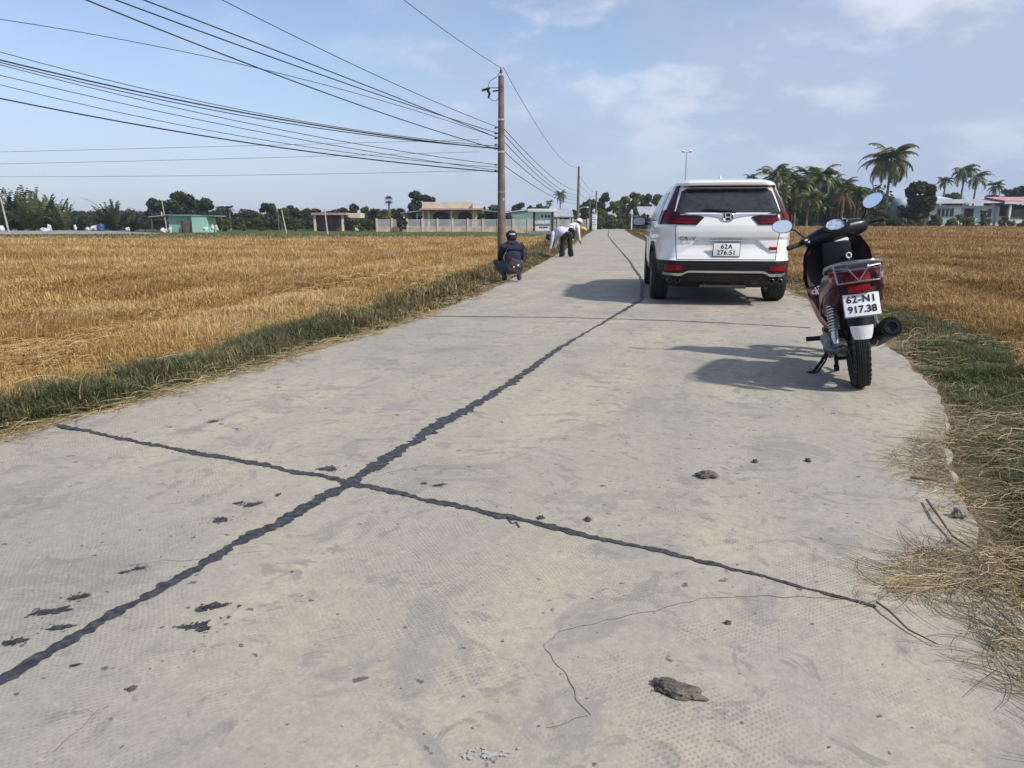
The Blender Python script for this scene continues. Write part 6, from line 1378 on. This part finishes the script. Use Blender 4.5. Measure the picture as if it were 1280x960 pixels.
bx(gb, 'wall', 'cream_wall', (0, .5, Z(272)/2), (.9, 1, Z(272))); MB().poly([(-.75, -.1, Z(272.5)), (.75, -.1, Z(272.5)), (0, -.1, Z(266))], (0, 1.3, 0)).build('gable', BM['cream_wall'], gb, smooth=False)
# white house on the right
Y = 88; zb = hz_(279.5, Y); bL, bR = at(1160, 281, Y).x, at(1246, 281, Y).x; hs = empty('white_house', ((bL+bR)/2, Y, zb), 0, 'long white and aqua house with a grey tin roof and dark door at right', 'house'); cx_ = (bL+bR)/2; X = lambda px: at(px, 281, Y).x-cx_; Z = lambda py: hz_(py, Y)-zb
bx(hs, 'wall', 'white_wall', (0, 2.5, Z(257)/2-.3), (bR-bL, 5, Z(257)+.6))
for a_, b_ in ((1169, 1190), (1200, 1225)): bx(hs, 'painted_wall', 'aqua_wall', ((X(a_)+X(b_))/2, -.03, Z(271)/2 if a_ < 1180 else Z(260)/2), (X(b_)-X(a_), .05, Z(271) if a_ < 1180 else Z(260)))
for px in (1171.5, 1176.3, 1181.2, 1187.5): bx(hs, 'window', 'window_dark', (X(px), -.03, (Z(260.5)+Z(270.5))/2), (.36, .07, Z(260.5)-Z(270.5)))
for px in (1174, 1179, 1184.2): bx(hs, 'window_mullion', 'white_wall', (X(px), -.06, (Z(260.5)+Z(270.5))/2), (.09, .08, Z(260.5)-Z(270.5)))
bx(hs, 'door', 'dark_room', (X(1208.5), -.07, (Z(260.5)+Z(278.4))/2), (X(1214.5)-X(1203), .08, Z(260.5)-Z(278.4))); bx(hs, 'window', 'window_dark', (X(1234.5), -.03, (Z(261)+Z(271.5))/2), (.42, .07, Z(261)-Z(271.5)))
bx(hs, 'white_pillar', 'white_wall', (X(1194.5), -.06, Z(260)/2), (.9, .1, Z(260)))
MB().poly([(X(1161), -1.0, Z(254.8)), (X(1247.5), -1.0, Z(254.0)), (X(1247.5), -1.0, Z(252.4)), (X(1161), -1.0, Z(253.2))], (0, .12, 0)).build('fascia', BM['tin_pale'], hs, smooth=False)
MB().poly([(X(1161), -.88, Z(253.6)), (X(1161), 2.8, Z(248.5)), (X(1161), 2.8, Z(248)), (X(1161), -.88, Z(253))], (X(1247)-X(1161), 0, 0)).build('roof', BM['tin_roof'], hs, smooth=False)
MB().poly([(X(1164), 3.2, Z(252)), (X(1164), 3.2, Z(247)), (X(1164), 6, Z(243)), (X(1164), 6, Z(252))], (X(1206)-X(1164), 0, 0)).build('upper_roof', BM['tin_pale'], hs, smooth=False)
bx(hs, 'doorstep', 'tin_pale', (X(1205), -1.0, -.08), (X(1228)-X(1184), 1.9, .16))
Y = 87; zb = hz_(279.5, Y); b0_ = at(1247, 281, Y).x; ph_ = empty('pink_roof_house', (b0_+4, Y, zb), 0, 'house with a pink roof and grey front cut by the right edge', 'house'); X = lambda px: at(px, 281, Y).x-b0_-4; Z = lambda py: hz_(py, Y)-zb
bx(ph_, 'wall', 'grey_rail', ((X(1247.5)+X(1330))/2, 3, Z(258)/2-.3), (X(1330)-X(1247.5), 5, Z(258)+.6)); MB().poly([(X(1248), -.6, Z(251.6)), (X(1248), 3.4, Z(245.5)), (X(1248), 3.4, Z(244.8)), (X(1248), -.6, Z(250.8))], (X(1330)-X(1248), 0, 0)).build('roof', BM['pink_roof'], ph_, smooth=False)
MB().poly([(X(1248), -.62, Z(255)), (X(1330), -.62, Z(255)), (X(1330), -.62, Z(252)), (X(1248), -.62, Z(252))], (0, .1, 0)).build('fascia', BM['tin_pale'], ph_, smooth=False); bx(ph_, 'dark_porch', 'dark_room', (X(1290), .46, (Z(256)+Z(270))/2), (X(1330)-X(1251), .07, Z(256)-Z(270))); bx(ph_, 'pillar', 'white_wall', (X(1257.5), -.3, Z(256)/2), (.22, .22, Z(256))); bx(ph_, 'low_wall', 'white_wall', (X(1293), -.2, Z(274.5)/2), (X(1330)-X(1257), .16, Z(274.5))); bx(ph_, 'screen', 'window_dark', (X(1290), .2, (Z(262)+Z(271))/2), (X(1330)-X(1262), .06, Z(262)-Z(271)))
Y = 87; b = base(1121, Y, hz_(280, Y)); tk = MB().lathe([(.001, 0), (.95, 0), (.97, .1), (.93, 2.0), (.9, 2.45), (.6, 2.85), (.2, 3.0), (.001, 3.02)], (0, 0, 0), (0, 0, 1), 32).build('water_tank', BM['pale_blue_tank']); tk.location = b; tag(tk, 'blue grey water tank half hidden by bushes left of the dark round tree', 'water tank')
# debris on the lane
M['dung'] = pmat('dry_mud_clod', (.125, .105, .09), .95, 0, 0, .5, 30, .9, 60); M['stone'] = pmat('grey_stone', (.24, .225, .2), .9, 0, 0, .3, 12, .4, 40)
def clod(px, py, w_, d_, h_, rz, label, mat='dung', name='mud_clod', cat='clod', seed=0, tail=False):
    g_ = ground(px, py); bm = bmesh.new(); bmesh.ops.create_icosphere(bm, subdivisions=5, radius=.5)
    for v in bm.verts:
        n_ = noise.fractal(v.co*3.2+Vector((seed*5.3, 1, 0)), 1.0, 2.2, 5)*.48+noise.noise(v.co*14+Vector((seed, 2, 0)))*.09; v.co *= 1+n_; v.co.z = max(v.co.z, -.22)
    zmin = min(v.co.z for v in bm.verts); zmax = max(v.co.z for v in bm.verts); bm.verts.index_update(); mb = MB(); mb.add([(v.co.x*w_, v.co.y*d_, (v.co.z-zmin)/(zmax-zmin)*h_) for v in bm.verts], [[v.index for v in f.verts] for f in bm.faces]); bm.free()
    if tail:
        for k in range(14):
            a = random.uniform(-3.1, 3.1); x0 = w_*random.uniform(-.42, .42); y0 = random.uniform(-.4, .4)*d_; l_ = random.uniform(.008, .026); mb.tube([(x0, y0, h_*.6), (x0+l_*.5*math.cos(a), y0+l_*.5*math.sin(a), h_*.4), (x0+l_*math.cos(a), y0+l_*math.sin(a), .004)], [.0013, .0011, .0008], 5)
    o = mb.build(name, M[mat], angle=180); o.location = (g_.x, g_.y, .002 if g_.x < Rx(g_.y) else gz(g_.x, g_.y)); o.rotation_euler = (0, 0, rz); return tag(o, label, cat)
clod(846, 864, .105, .056, .018, R(-24), 'larger ragged clod of dried mud, low in the foreground below the hairline crack', seed=1, tail=True)
clod(884, 596, .085, .06, .022, R(-8), 'small dark mud clod on the lane in front of the motorbike', seed=2, tail=True)
clod(1199, 645, .05, .04, .032, .4, 'grey stone lying on the sandy right edge of the lane', 'stone', 'stone', 'stone', 3)
for k, (px, py, w_, lb_) in enumerate(((910, 780, .018, 'tiny dark crumb between the hairline crack and the mud clod'), (944, 578, .03, 'flat dark leaf scrap left of the dark one on the lane'), (1010, 577, .028, 'dark leaf scrap nearest the motorbike on the lane'), (1187, 678, .022, 'small pebble just below the grey stone'), (166, 862, .018, 'small dark pebble near the bottom left tar smears'), (735, 651, .028, 'black crumb just above the cross joint'))):
    clod(px, py, w_, w_*.7, w_*.5, k, lb_, 'stone' if k == 3 else 'dung', 'pebble' if k in (3, 4) else 'crumb', 'debris', 10+k)
M['twig'] = pmat('dry_twig', (.16, .11, .06), .9, 0, 0, .3, 20)
for k, (ps, r_, lb_) in enumerate((([(1095, 757), (1110, 770), (1135, 790), (1172, 810)], .0032, 'brown stalk lying across the right end of the cross joint'), ([(1158, 628), (1172, 650), (1190, 672), (1230, 700)], .0045, 'dark forked twig on the sandy edge below the stone'), ([(1137, 600), (1160, 604), (1182, 606)], .006, 'short thick twig pointing at the lane by the straw'))):
    pts = [ground(*q)+Vector((0, 0, .012+.006*math.sin(i*2))) for i, q in enumerate(ps)]; tag(MB().tube(pts, [r_, r_, r_*.8, r_*.5][:len(pts)], 7).build('twig', M['twig']), lb_, 'twig')

# moist air: one even volume round everything
hm = bpy.data.materials.new('moist_air'); hm.use_nodes = True; hn = hm.node_tree; hn.nodes.remove(hn.nodes['Principled BSDF'])
pv = hn.nodes.new('ShaderNodeVolumePrincipled'); pv.inputs['Color'].default_value = (.86, .91, 1, 1); pv.inputs['Density'].default_value = .00045; pv.inputs['Anisotropy'].default_value = .2
hn.links.new(pv.outputs[0], hn.nodes['Material Output'].inputs['Volume'])
hb_ = MB().box((0, 1760, 5.4), (7200, 3760, 14.2)).build('haze', hm, smooth=False); tag(hb_, 'thin pale haze lying over the fields', 'haze', kind='stuff')
bpy.context.view_layer.update()
